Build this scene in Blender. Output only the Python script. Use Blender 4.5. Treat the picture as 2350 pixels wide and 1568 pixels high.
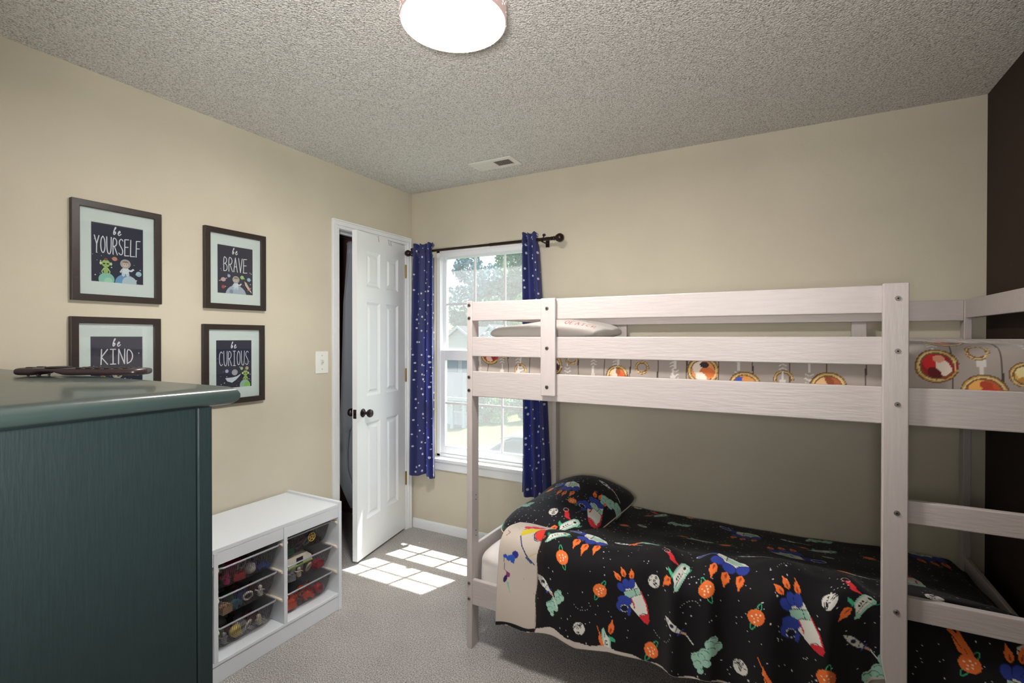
import bpy, bmesh, math, random
import numpy as np
from mathutils import Vector, Matrix
for _o in list(bpy.data.objects): bpy.data.objects.remove(_o, do_unlink=True)
SC = bpy.context.scene; COL = SC.collection
PI = math.pi
# ---------------------------------------------------------------- camera
cd = bpy.data.cameras.new('camera'); cam_o = bpy.data.objects.new('camera', cd); COL.objects.link(cam_o)
yaw, pit, rol = 0.49787, -0.0068, 0.00056
F_ = Vector((-math.sin(yaw) * math.cos(pit), math.cos(yaw) * math.cos(pit), math.sin(pit)))
R_ = F_.cross(Vector((0, 0, 1))).normalized(); U_ = R_.cross(F_)
R2 = R_ * math.cos(rol) + U_ * math.sin(rol); U2 = U_ * math.cos(rol) - R_ * math.sin(rol)
cam_o.matrix_world = Matrix(((R2.x, U2.x, -F_.x, 2.402), (R2.y, U2.y, -F_.y, -2.8771), (R2.z, U2.z, -F_.z, 1.387), (0, 0, 0, 1)))
cd.sensor_width = 36; cd.sensor_fit = 'HORIZONTAL'; cd.lens = 1146.15 / 2350 * 36; cd.clip_start = .02; cd.clip_end = 300
SC.camera = cam_o
# ---------------------------------------------------------------- world, sun, exposure
w = bpy.data.worlds.new('sky'); SC.world = w; w.use_nodes = True
nt = w.node_tree; bg = nt.nodes['Background']; sky = nt.nodes.new('ShaderNodeTexSky'); sky.sky_type = 'NISHITA'
sky.sun_disc = False; sky.sun_elevation = math.radians(62); sky.sun_rotation = math.radians(19); sky.air_density = 1.6; sky.dust_density = 4; sky.ozone_density = 1
nt.links.new(sky.outputs[0], bg.inputs[0]); bg.inputs[1].default_value = .42
sd = bpy.data.lights.new('sun', 'SUN'); sd.energy = 17; sd.angle = math.radians(.5); sd.color = (1, .96, .88)
so = bpy.data.objects.new('sun', sd); COL.objects.link(so)
so.rotation_euler = Vector((-.150, -.455, -1)).to_track_quat('-Z', 'Y').to_euler(); so.location = (2, 4, 6)
pd = bpy.data.lights.new('window_daylight', 'AREA'); pd.shape = 'RECTANGLE'; pd.size = .9; pd.size_y = 1.6; pd.cycles.is_portal = True
po = bpy.data.objects.new('window_daylight', pd); COL.objects.link(po); po.location = (.6075, .185, 1.27); po.rotation_euler = (math.radians(-90), 0, 0)
hd = bpy.data.lights.new('added_fill_light', 'AREA'); hd.shape = 'DISK'; hd.size = .30; hd.energy = 25; hd.color = (1, .965, .94); hd.spread = math.radians(150)  # fill light added behind the camera to brighten ceiling and lower bunk
ho = bpy.data.objects.new('added_fill_light', hd); COL.objects.link(ho); ho.location = (2.38, -3.14, 1.40); ho.rotation_euler = Vector((-1.35, 1.5, 1.4)).to_track_quat('-Z', 'Y').to_euler()
vs = SC.view_settings; vs.view_transform = 'Standard'; vs.look = 'None'; vs.exposure = .53; vs.gamma = 1; vs.use_curve_mapping = False
LAMP = 96
# ---------------------------------------------------------------- materials
def lin(c):
    if isinstance(c, str): c = tuple(int(c[i:i + 2], 16) / 255 for i in (0, 2, 4))
    return tuple(((v + .055) / 1.055) ** 2.4 if v > .04045 else v / 12.92 for v in c)
MATS = {}
def mat(name, col, rough=.6, metal=0, bump=0, bscale=60, var=0, vscale=8, coat=0, trans=0, stretch=None, spec=.5):
    if name in MATS: return MATS[name]
    m = bpy.data.materials.new(name); m.use_nodes = True; MATS[name] = m
    n = m.node_tree.nodes; l = m.node_tree.links; b = n['Principled BSDF']; c = lin(col)
    b.inputs['Base Color'].default_value = (*c, 1); b.inputs['Roughness'].default_value = rough; b.inputs['Metallic'].default_value = metal
    b.inputs['Coat Weight'].default_value = coat; b.inputs['Specular IOR Level'].default_value = spec
    if bump or var:
        tc = n.new('ShaderNodeTexCoord'); src = tc.outputs['Object']
        if stretch:
            mp = n.new('ShaderNodeMapping'); mp.inputs['Scale'].default_value = stretch; l.new(src, mp.inputs[0]); src = mp.outputs[0]
    if bump:
        nz = n.new('ShaderNodeTexNoise'); nz.inputs['Scale'].default_value = bscale; nz.inputs['Detail'].default_value = 4; l.new(src, nz.inputs['Vector'])
        bp = n.new('ShaderNodeBump'); bp.inputs['Strength'].default_value = bump; bp.inputs['Distance'].default_value = .01; l.new(nz.outputs[0], bp.inputs['Height']); l.new(bp.outputs[0], b.inputs['Normal'])
    if var:
        nv = n.new('ShaderNodeTexNoise'); nv.inputs['Scale'].default_value = vscale; nv.inputs['Detail'].default_value = 5; l.new(src, nv.inputs['Vector'])
        cr = n.new('ShaderNodeValToRGB'); cr.color_ramp.elements[0].position = .3; cr.color_ramp.elements[1].position = .7
        cr.color_ramp.elements[0].color = (*[v * (1 - var) for v in c], 1); cr.color_ramp.elements[1].color = (*[min(1, v * (1 + var)) for v in c], 1)
        l.new(nv.outputs[0], cr.inputs[0]); l.new(cr.outputs[0], b.inputs['Base Color'])
    return m
def emis(name, col, s):
    m = mat(name, col); b = m.node_tree.nodes['Principled BSDF']; b.inputs['Emission Color'].default_value = (*lin(col), 1); b.inputs['Emission Strength'].default_value = s; return m
def cloth_mat(name, rough=.85, sheen=.3, weave=.15, transl=0):
    """fabric coloured by the printed pattern stored on the cloth"""
    m = bpy.data.materials.new(name); m.use_nodes = True; MATS[name] = m; n = m.node_tree.nodes; l = m.node_tree.links; b = n['Principled BSDF']
    a = n.new('ShaderNodeAttribute'); a.attribute_name = 'print'; l.new(a.outputs['Color'], b.inputs['Base Color']); b.inputs['Roughness'].default_value = rough
    b.inputs['Sheen Weight'].default_value = sheen; b.inputs['Sheen Roughness'].default_value = .6; b.inputs['Specular IOR Level'].default_value = .25
    tc = n.new('ShaderNodeTexCoord'); nz = n.new('ShaderNodeTexNoise'); nz.inputs['Scale'].default_value = 700; l.new(tc.outputs['Object'], nz.inputs['Vector'])
    bp = n.new('ShaderNodeBump'); bp.inputs['Strength'].default_value = weave; bp.inputs['Distance'].default_value = .001; l.new(nz.outputs[0], bp.inputs['Height']); l.new(bp.outputs[0], b.inputs['Normal'])
    return m
# ---------------------------------------------------------------- mesh collector
class MB:
    def __init__(s): s.v = []; s.f = []; s.mi = []; s.uv = None
    def add(s, vs, fs, mi=0):
        b = len(s.v); s.v += [tuple(p) for p in vs]; s.f += [tuple(i + b for i in f) for f in fs]; s.mi += [mi] * len(fs); return s
    def box(s, x0, x1, y0, y1, z0, z1, mi=0):
        vs = [(x, y, z) for z in (z0, z1) for y in (y0, y1) for x in (x0, x1)]
        return s.add(vs, [(0, 2, 3, 1), (4, 5, 7, 6), (0, 1, 5, 4), (2, 6, 7, 3), (0, 4, 6, 2), (1, 3, 7, 5)], mi)
    def prism(s, pts, d, mi=0):
        """pts: outline in 3D (planar), extruded by vector d"""
        n = len(pts); d = Vector(d); a = [Vector(p) for p in pts]
        return s.add(a + [p + d for p in a], [tuple(range(n))[::-1], tuple(range(n, 2 * n))] + [(i, (i + 1) % n, (i + 1) % n + n, i + n) for i in range(n)], mi)
    def cyl(s, a, b, r, r2=None, n=16, mi=0, cap=True):
        a, b = Vector(a), Vector(b); r2 = r if r2 is None else r2; d = (b - a).normalized(); u = d.orthogonal().normalized(); v = d.cross(u)
        vs = [p + (u * math.cos(t) + v * math.sin(t)) * rr for p, rr in ((a, r), (b, r2)) for t in [2 * PI * i / n for i in range(n)]]
        fs = [(i, (i + 1) % n, (i + 1) % n + n, i + n) for i in range(n)]
        if cap: fs += [tuple(range(n))[::-1], tuple(range(n, 2 * n))]
        return s.add(vs, fs, mi)
    def tube(s, pts, r, n=8, mi=0):
        pts = [Vector(p) for p in pts]; rs = r if isinstance(r, (list, tuple)) else [r] * len(pts); vs = []; fs = []; u = None
        for i, p in enumerate(pts):
            d = (pts[min(i + 1, len(pts) - 1)] - pts[max(i - 1, 0)]).normalized()
            u = d.orthogonal().normalized() if u is None else (u - d * u.dot(d)).normalized(); v = d.cross(u)
            vs += [p + (u * math.cos(2 * PI * k / n) + v * math.sin(2 * PI * k / n)) * rs[i] for k in range(n)]
        for i in range(len(pts) - 1): fs += [(i * n + k, i * n + (k + 1) % n, (i + 1) * n + (k + 1) % n, (i + 1) * n + k) for k in range(n)]
        fs += [tuple(range(n))[::-1], tuple(range((len(pts) - 1) * n, len(pts) * n))]
        return s.add(vs, fs, mi)
    def lathe(s, prof, c, axis='z', n=24, mi=0):
        """prof: (radius, height) pairs turned about the axis through c"""
        vs = []; fs = []
        for r, h in prof:
            for k in range(n):
                t = 2 * PI * k / n; a, b = r * math.cos(t), r * math.sin(t)
                vs.append({'z': (c[0] + a, c[1] + b, c[2] + h), 'x': (c[0] + h, c[1] + a, c[2] + b), 'y': (c[0] + a, c[1] + h, c[2] + b)}[axis])
        for i in range(len(prof) - 1): fs += [(i * n + k, i * n + (k + 1) % n, (i + 1) * n + (k + 1) % n, (i + 1) * n + k) for k in range(n)]
        fs += [tuple(range(n))[::-1], tuple(range((len(prof) - 1) * n, len(prof) * n))]
        return s.add(vs, fs, mi)
    def ball(s, c, r, sc=(1, 1, 1), n=12, mi=0):
        pr = [(max(1e-4, r * math.sin(PI * i / n)), -r * math.cos(PI * i / n)) for i in range(n + 1)]; b = len(s.v); s.lathe(pr, (0, 0, 0), 'z', 2 * n, mi)
        for i in range(b, len(s.v)): p = s.v[i]; s.v[i] = (c[0] + p[0] * sc[0], c[1] + p[1] * sc[1], c[2] + p[2] * sc[2])
        return s
    def build(s, name, mats, parent=None, smooth=False, bevel=0, loc=None, local=False, seg=2):
        me = bpy.data.meshes.new(name); off = Vector((0, 0, 0))
        if parent is not None and not local: off = wloc(parent)
        if loc is not None and not local: off = Vector(loc)
        me.from_pydata([tuple(Vector(p) - off) for p in s.v], [], s.f)
        for m in (mats if isinstance(mats, (list, tuple)) else [mats]): me.materials.append(m)
        me.polygons.foreach_set('material_index', s.mi)
        if s.uv is not None:
            ul = me.uv_layers.new(name='UVMap'); li = np.zeros(len(me.loops), int); me.loops.foreach_get('vertex_index', li)
            ul.data.foreach_set('uv', np.array(s.uv, float)[li].ravel())
        bm = bmesh.new(); bm.from_mesh(me)
        if s.uv is None or smooth != 'open': bmesh.ops.recalc_face_normals(bm, faces=bm.faces)
        bm.to_mesh(me); bm.free()
        o = bpy.data.objects.new(name, me); COL.objects.link(o)
        if parent is not None: o.parent = parent
        elif loc is not None: o.location = loc
        if bevel:
            md = o.modifiers.new('bevel', 'BEVEL'); md.width = bevel; md.segments = seg; md.limit_method = 'ANGLE'; md.angle_limit = math.radians(40)
        if smooth:
            for p in me.polygons: p.use_smooth = True
            if smooth != 'full' and smooth != 'open': me.set_sharp_from_angle(angle=math.radians(40))
        return o
def wloc(o):
    v = Vector(o.location); p = o.parent
    while p is not None: v = v + Vector(p.location); p = p.parent
    return v
def tag(o, label, cat, group=None, kind=None):
    o['label'] = label; o['category'] = cat
    if group: o['group'] = group
    if kind: o['kind'] = kind
    return o
def thing(name, loc, label, cat, group=None, rz=0):
    o = bpy.data.objects.new(name, None); COL.objects.link(o); o.location = loc; o.rotation_euler = (0, 0, rz); o.empty_display_size = .05
    return tag(o, label, cat, group)
def struct(o, label=None):
    o['kind'] = 'structure'
    if label: o['label'] = label
    return o
def grid_obj(name, X, Y, Z, color, m, parent=None, thick=0, mats=None, mi=None, flip=False):
    nx, nv = X.shape; co = np.stack([X, Y, Z], -1).reshape(-1, 3)
    if parent is not None: co = co - np.array(wloc(parent))
    i = np.arange(nx * nv).reshape(nx, nv); q = np.stack([i[:-1, :-1], i[:-1, 1:], i[1:, 1:], i[1:, :-1]], -1).reshape(-1, 4)
    if flip: q = q[:, ::-1]
    me = bpy.data.meshes.new(name); me.vertices.add(len(co)); me.vertices.foreach_set('co', co.ravel())
    me.loops.add(q.size); me.loops.foreach_set('vertex_index', q.ravel()); me.polygons.add(len(q)); me.polygons.foreach_set('loop_start', np.arange(0, q.size, 4)); me.polygons.foreach_set('loop_total', np.full(len(q), 4))
    me.update(calc_edges=True); me.validate()
    for mm in (mats or [m]): me.materials.append(mm)
    if color is not None:
        at = me.color_attributes.new('print', 'FLOAT_COLOR', 'POINT'); at.data.foreach_set('color', np.concatenate([color.reshape(-1, 3), np.ones((len(co), 1))], 1).astype(np.float32).ravel())
    me.polygons.foreach_set('use_smooth', np.ones(len(q), bool))
    o = bpy.data.objects.new(name, me); COL.objects.link(o)
    if parent is not None: o.parent = parent
    if thick:
        s = o.modifiers.new('thickness', 'SOLIDIFY'); s.thickness = thick; s.offset = -1
        if mi is not None: s.material_offset = mi; s.material_offset_rim = mi
    return o
# ---------------------------------------------------------------- fabric prints drawn on a cloth grid (metres)
class Print:
    def __init__(s, U, V, base): s.U = U; s.V = V; s.C = np.empty(U.shape + (3,)); s.C[:] = lin(base); s.M = (0, 0, 0, 1, 1)
    def at(s, x, y, ang=0, k=1, flip=1): s.M = (x, y, math.radians(ang), k, flip); return s
    def tr(s, pts):
        x, y, a, k, fl = s.M; p = np.array(pts, float) * k; p[:, 0] *= fl
        return np.stack([x + p[:, 0] * math.cos(a) - p[:, 1] * math.sin(a), y + p[:, 0] * math.sin(a) + p[:, 1] * math.cos(a)], 1)
    def fill(s, P, col):
        lo = P.min(0); hi = P.max(0)
        m = (s.U >= lo[0]) & (s.U <= hi[0]) & (s.V >= lo[1]) & (s.V <= hi[1])
        ii = np.nonzero(m)
        if len(ii[0]) == 0: return
        x = s.U[ii]; y = s.V[ii]; ins = np.zeros(len(x), bool); n = len(P)
        for i in range(n):
            x0, y0 = P[i]; x1, y1 = P[(i + 1) % n]
            if y0 == y1: continue
            c = ((y0 > y) != (y1 > y)) & (x < (x1 - x0) * (y - y0) / (y1 - y0) + x0); ins ^= c
        s.C[ii[0][ins], ii[1][ins]] = lin(col)
    def poly(s, pts, col): s.fill(s.tr(pts), col); return s
    def disc(s, x, y, rx, ry, col, a=0, n=22):
        a = math.radians(a); t = np.linspace(0, 2 * PI, n, endpoint=False)
        return s.poly(np.stack([x + rx * np.cos(t) * math.cos(a) - ry * np.sin(t) * math.sin(a), y + rx * np.cos(t) * math.sin(a) + ry * np.sin(t) * math.cos(a)], 1), col)
    def line(s, pts, w, col):
        for (x0, y0), (x1, y1) in zip(pts[:-1], pts[1:]):
            d = math.hypot(x1 - x0, y1 - y0) or 1; nx, ny = -(y1 - y0) / d * w / 2, (x1 - x0) / d * w / 2
            s.poly([(x0 + nx, y0 + ny), (x1 + nx, y1 + ny), (x1 - nx, y1 - ny), (x0 - nx, y0 - ny)], col)
        return s
    def ring(s, x, y, rx, ry, w, col, a=0, t0=0, t1=360, n=26):
        a = math.radians(a); t = np.radians(np.linspace(t0, t1, n))
        return s.line(list(zip(x + rx * np.cos(t) * math.cos(a) - ry * np.sin(t) * math.sin(a), y + rx * np.cos(t) * math.sin(a) + ry * np.sin(t) * math.cos(a))), w, col)
    def dots(s, n, seed, col, rmin=.0012, rmax=.0030):
        r = np.random.RandomState(seed); u0, u1, v0, v1 = s.U.min(), s.U.max(), s.V.min(), s.V.max(); x, y, a, k, fl = s.M; s.M = (0, 0, 0, 1, 1)
        for _ in range(n):
            c = (r.uniform(u0, u1), r.uniform(v0, v1)); q = rmin + (rmax - rmin) * r.rand() ** 3; s.disc(c[0], c[1], q, q, col, 0, 6)
        return s
OR, MI, WH, BL, RD, DK, GN = 'ec7434', '9cc8b4', 'dcdcd2', '2c3f96', 'cc2c34', '1c1820', '3fae7c'
def m_planet(p, ring=70, r=.0265):
    for sgn in (-1, 1):
        p.ring(0, 0, r * 1.72, r * .34, .0028, GN, ring, 0 if sgn > 0 else 180, 180 if sgn > 0 else 360)
    p.disc(0, 0, r, r, OR)
    for i in range(7): a = i * 2.4; p.disc(r * .7 * math.cos(a) * (.3 + .1 * i), r * .7 * math.sin(a) * (.3 + .1 * i), .0028, .0028, 'f6dfc0', 0, 8)
def m_moon(p, r=.0225, seed=1):
    p.disc(0, 0, r, r, 'd6d4cc'); rr = random.Random(seed)
    for i in range(12):
        a = rr.uniform(0, 6.28); d = r * .8 * rr.random() ** .5; p.ring(d * math.cos(a), d * math.sin(a), rr.uniform(.003, .006), rr.uniform(.002, .004), .0022, DK, rr.uniform(0, 180), 0, rr.uniform(180, 340), 9)
def m_cloud(p, k=1, seed=2):
    k *= .78
    c = [(0, 0, .022), (.02, -.018, .02), (.012, -.04, .02), (.035, -.035, .018), (.02, -.058, .015), (-.012, .02, .022), (-.03, .03, .019), (-.02, .048, .018), (.008, .03, .018), (-.008, .068, .012)]
    for x, y, r in c: p.disc(x * k, y * k, r * k, r * k, MI)
    for x, y, r in c: p.ring(x * k, y * k, r * k * .72, r * k * .72, .0020, '4c6e62', 0, 200, 330, 8)
def m_flame(p, x, y, k, a):
    c, s_ = math.cos(math.radians(a)), math.sin(math.radians(a))
    def q(l): return [(x + (u * c - v * s_) * k, y + (u * s_ + v * c) * k) for u, v in l]
    p.poly(q([(0, 0), (.011, .012), (.013, .03), (.006, .044), (.004, .062), (-.004, .044), (-.010, .036), (-.012, .014)]), OR)
    p.poly(q([(0, .004), (.004, .016), (0, .03), (-.004, .016)]), '9c3c18')
def m_big(p, astro=True):
    """curved rocket, boosters up, nose down right"""
    for x, y, a in ((-.062, -.088, 150), (-.040, -.105, 165), (-.008, -.092, 182)): m_flame(p, x, y, 1.0, a)
    p.poly([(-.055, -.07), (.006, -.08), (.030, -.03), (.052, .03), (.058, .085), (.040, .108), (.010, .088), (-.022, .045), (-.045, -.01)], WH)
    p.poly([(-.048, -.035), (.018, -.048), (.032, -.018), (-.002, -.010), (-.028, .004), (-.046, -.012)], MI)
    p.line([(-.048, -.035), (.018, -.048)], .003, DK).line([(-.028, .004), (-.002, -.010), (.032, -.018)], .003, DK).line([(0, -.045), (.008, -.012)], .0025, DK)
    p.line([(.030, -.03), (.052, .03), (.058, .085)], .006, RD).line([(-.018, .0), (-.008, .03), (-.006, .05)], .006, RD)
    p.poly([(.010, .088), (.03, .078), (.056, .078), (.062, .10), (.050, .122), (.030, .112)], RD); p.line([(.012, .084), (.034, .072), (.056, .076)], .003, DK)
    for x, y, a in ((-.060, -.055, 60), (-.036, -.073, 75), (-.010, -.072, 100)): p.disc(x, y, .026, .017, BL, a); p.ring(x, y, .026, .017, .0018, '1a2560', a)
    if astro:
        p.disc(-.048, .012, .034, .024, BL, 20); p.disc(-.062, .04, .030, .030, BL); p.disc(-.054, .052, .018, .017, '10122c'); p.ring(-.054, .052, .018, .017, .0026, WH)
        p.poly([(-.035, .04), (-.02, .055), (-.032, .088), (-.044, .082)], BL)
def m_side(p):
    """rocket flying left, three boosters below"""
    p.disc(-.062, -.028, .040, .016, BL, 12); p.ring(-.078, -.032, .020, .013, .0025, WH, 0)
    p.poly([(-.038, -.038), (0, -.044), (.034, -.03), (.052, -.002), (.03, .012), (-.01, .008), (-.034, -.008)], WH)
    p.poly([(-.014, -.03), (.02, -.036), (.036, -.012), (.01, -.008), (-.012, -.012)], MI); p.line([(-.036, -.012), (0, -.006), (.04, -.004)], .0022, DK).line([(-.014, -.04), (-.006, 0)], .0022, DK)
    for x, y in ((-.026, .018), (.006, .024), (.038, .012)): p.disc(x, y, .017, .021, BL); p.ring(x, y, .017, .021, .0018, '1a2560')
    for x, y in ((-.026, .036), (.006, .044), (.040, .032)): m_flame(p, x, y, .85, 0)
def m_shuttle(p, red=True):
    p.poly([(-.004, -.072), (.014, -.07), (.026, -.045), (.022, 0), (.016, .06), (.006, .072), (-.002, .045), (-.018, .03), (-.016, -.02), (-.014, -.055)], MI)
    p.poly([(-.008, -.05), (.012, -.058), (.016, -.02), (.010, .045), (.002, .05), (-.012, .03), (-.010, -.02)], WH)
    p.poly([(-.018, .02), (-.040, .018), (-.036, .03), (-.014, .04)], GN); p.ring(.014, -.048, .016, .026, .0025, GN, 10, -60, 120)
    for y in (-.005, .008, .021): p.disc(-.001, y, .0036, .0042, DK, 0, 8)
    p.disc(.004, -.045, .006, .009, DK); p.line([(.008, -.02), (.004, .05)], .002, DK); m_flame(p, -.018, .045, 1.05, 22)
    if red:
        p.disc(-.055, -.04, .022, .012, RD, 25); p.disc(-.04, -.028, .014, .010, RD, -20); p.ring(-.078, -.052, .013, .013, .0025, 'd8a8a8'); p.disc(-.028, -.032, .012, .005, RD, -10)
def m_small(p, tail=True):
    p.poly([(-.056, -.030), (-.034, -.030), (-.010, -.014), (.006, .004), (.004, .016), (-.010, .014), (-.032, .002), (-.046, -.012)], WH)
    p.line([(-.044, -.030), (-.042, -.016)], .0022, DK); p.disc(-.026, -.010, .0085, .0075, DK); p.ring(-.026, -.010, .0085, .0075, .0018, '8890a8')
    p.poly([(.004, .002), (.020, .0), (.010, .012)], BL); p.poly([(-.004, .014), (-.006, .028), (.006, .020)], BL); p.line([(-.004, -.01), (-.012, .012)], .003, '303c70')
    if tail: p.line([(.008, .012), (.026, .022)], .009, 'c89a8a').line([(.026, .022), (.040, .042), (.056, .060)], .004, 'd0d6cc')
def m_comet(p):
    p.poly([(0, 0), (.008, .02), (.022, .05), (.026, .066), (.012, .062), (.006, .04), (-.004, .02)], OR); p.poly([(.0, .03), (.010, .06), (.012, .078), (.002, .07)], OR); p.line([(-.012, -.02), (0, .01)], .0022, OR)
def m_arc(p, r=.035):
    for i in range(9): a = math.radians(200 + i * 16); p.disc(r * math.cos(a), r * math.sin(a), .0016, .0016, 'b8b8b8', 0, 6)
# ---- fabric surfaces shared by the bedding builders (pure numpy) ----
def interp(x, xs, ys): return np.interp(x, xs, ys)
def sm(a, b, x):
    t = np.clip((x - a) / (b - a), 0, 1); return t * t * (3 - 2 * t)
def wob(x, y, seed, n=7, f0=2.0, f1=11.0):
    r = np.random.RandomState(seed); s = 0 * x
    for _ in range(n):
        a = r.uniform(0, 6.283); f = r.uniform(f0, f1); ph = r.uniform(0, 6.283)
        s = s + np.sin((x * np.cos(a) + y * np.sin(a)) * f + ph) / n ** .5
    return s
def loft(profile, x, n):
    """profile(x) -> [(y,z)..] control rows (arrays over x); returns Y,Z (nx,n) by smoothed arc length, and length"""
    P = profile(x)
    Y = np.stack([np.broadcast_to(p[0], x.shape) for p in P], 1).astype(float)
    Z = np.stack([np.broadcast_to(p[1], x.shape) for p in P], 1).astype(float)
    for _ in range(3):                       # corner cutting keeps the ends
        y = np.concatenate([Y[:, :1], np.stack([.75 * Y[:, :-1] + .25 * Y[:, 1:], .25 * Y[:, :-1] + .75 * Y[:, 1:]], 2).reshape(len(x), -1), Y[:, -1:]], 1)
        z = np.concatenate([Z[:, :1], np.stack([.75 * Z[:, :-1] + .25 * Z[:, 1:], .25 * Z[:, :-1] + .75 * Z[:, 1:]], 2).reshape(len(x), -1), Z[:, -1:]], 1)
        Y, Z = y, z
    d = np.hypot(np.diff(Y, axis=1), np.diff(Z, axis=1)); s = np.concatenate([np.zeros((len(x), 1)), np.cumsum(d, 1)], 1)
    L = s[:, -1:]; s = s / L; t = np.linspace(0, 1, n)
    Yo = np.array([np.interp(t, s[i], Y[i]) for i in range(len(x))]); Zo = np.array([np.interp(t, s[i], Z[i]) for i in range(len(x))])
    return Yo, Zo, L
def comforter_surface(nx, nv):
    x = np.linspace(1.335, 3.078, nx)
    hem = interp(x, [1.33, 1.36, 1.50, 1.54, 1.70, 1.83, 2.0, 2.14, 2.28, 2.38, 2.44, 2.52, 2.64, 3.08], [.165, .172, .195, .205, .190, .212, .205, .215, .215, .240, .205, .20, .330, .330])
    back = interp(x, [1.33, 1.7, 2.0, 2.5, 2.8, 2.95, 3.07], [.44, .445, .435, .435, .445, .445, .435])
    front = interp(x, [1.33, 1.5, 1.8, 2.1, 2.5, 2.7, 3.07], [.555, .575, .575, .575, .60, .60, .56])
    def prof(x):
        return [(-.085, back - .06), (-.095, back), (-.16, back + .012), (-.45, back * .8 + front * .2 + .005), (-.72, back * .3 + front * .7 - .015), (-.90, front), (-.985, front - .005),
                (-1.04, front - .06), (-1.052, front - .17), (-1.062, hem * .45 + .22), (-1.07, hem)]
    Y, Z, L = loft(prof, x, nv)
    X = np.repeat(x[:, None], nv, 1); T = np.repeat(np.linspace(0, 1, nv)[None], nx, 0)
    drop = sm(.66, .80, T); top = 1 - drop
    Z = Z + top * sm(0, .12, T) * (.011 * wob(X, Y, 3, 7, 5, 16) + .005 * wob(X, Y * .6, 5, 7, 20, 45))
    # pleats that start at the mattress edge and run down the hanging side
    tk = sm(2.50, 2.64, X); ph = 30 * X + 3.0 * np.sin(5.1 * X + .6) + 1.3 * np.sin(12 * X)
    fold = np.sin(ph) * .55 + .45 * np.sin(ph * .53 + 1.2)
    amp = interp(X, [1.33, 1.55, 1.75, 1.9, 3.1], [.15, .25, .8, 1, 1])
    Y = Y - drop * (.026 - .016 * tk) * amp * fold * (.5 + .7 * T) - drop * .004 * wob(X, T, 8, 6, 8, 30)
    Z = Z + sm(.56, .66, T) * (1 - sm(.74, .9, T)) * .018 * amp * np.sin(ph * .8 + .4)
    X = X + drop * .006 * np.sin(ph + 1.2)
    Z = Z + sm(.93, 1, T) * .008 * np.sin(ph * .9)
    # the head end is turned back: its underside lies outermost over the first hand's breadth
    tuck = sm(2.52, 2.655, X)                            # by the ladder it is tucked in behind the posts
    Y = np.where(tuck > 0, Y + tuck * drop * np.clip(-.982 - Y, 0, .2), Y)
    Z = Z - (1 - drop) * .035 * sm(3.02, 3.078, X)
    white = sm(1.53, 1.515, X) * drop
    Y = Y + white * .010
    return X, Y, Z, T, L
def pillow_surface(n, c, size, rot, tilt, puff, pw=.5, lump=None, rc=.10):
    a = np.linspace(-1, 1, n); A, B = np.meshgrid(a, a, indexing='ij')
    edge = np.clip((1 - np.abs(A) ** 2.6), 0, 1) ** pw * np.clip((1 - np.abs(B) ** 2.6), 0, 1) ** pw
    w = .012 * wob(A, B, 31, 8, 3, 9) * edge
    pinch = 1 - rc * np.abs(B) ** 7; pinch2 = 1 - rc * np.abs(A) ** 7
    x = A * size[0] / 2 * pinch; y = B * size[1] / 2 * pinch2
    out = []
    for s, h in ((1, puff[0]), (-1, puff[1])):
        z = s * h * edge + (w if s > 0 else 0)
        if lump is not None and s > 0: z = z + lump(A, B) * edge
        zz = z * np.cos(tilt) + y * np.sin(tilt); yy = y * np.cos(tilt) - z * np.sin(tilt)
        out.append((c[0] + x * np.cos(rot) - yy * np.sin(rot), c[1] + x * np.sin(rot) + yy * np.cos(rot), c[2] + zz))
    return out
def space_pillow(n):
    return pillow_surface(n, (1.472, -.55, .515), (.43, .68), -.20, .12, (.112, .07), .5, lambda A, B: .03 * np.exp(-((A + .1) ** 2 + (B - .45) ** 2) * 3))
def pale_pillow(n):
    return pillow_surface(n, (1.440, -.60, 1.412), (.50, .66), .10, .02, (.056, .035), .30, None, .05)
def duvet_surface(nx, nv):
    u = np.linspace(0, 1, nx) * 1.97; x = 1.215 + np.clip(u - .13, 0, None)
    def prof(x):
        zt = 1.368 + .006 * np.sin(3 * x + 1) + .0 * x
        zt = zt - .02 * sm(2.98, 3.09, x)
        return [(-.075, zt - .06 + 0 * x), (-.08, zt - .004), (-.2, zt), (-.5, zt + .012), (-.8, zt + .008), (-.93, zt), (-.972, zt - .03), (-.980, 1.28 + 0 * x), (-.978, 1.17 + 0 * x)]
    Y, Z, L = loft(prof, x, nv)
    X = np.repeat(x[:, None], nv, 1); T = np.repeat(np.linspace(0, 1, nv)[None], nx, 0); Ug = np.repeat(u[:, None], nv, 1)
    drop = sm(.80, .88, T)
    Z = Z + (1 - drop) * .006 * wob(X, Y, 12, 7, 6, 20)
    side = drop * (.004 * wob(X, Z * 2.5, 14, 8, 8, 34) + .0025 * np.sin(22 * X + 40 * Z + 2 * np.sin(5 * X)))
    Y = Y - side
    sk = np.clip(.13 - Ug, 0, None)                      # the head end hangs down over the mattress end
    Z = np.where(sk > 0, np.minimum(Z, Z - sk), Z); X = X - .012 * sm(0, .02, sk)
    Z = np.maximum(Z, 1.165)
    return X, Y, Z, T, L, Ug
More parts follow.
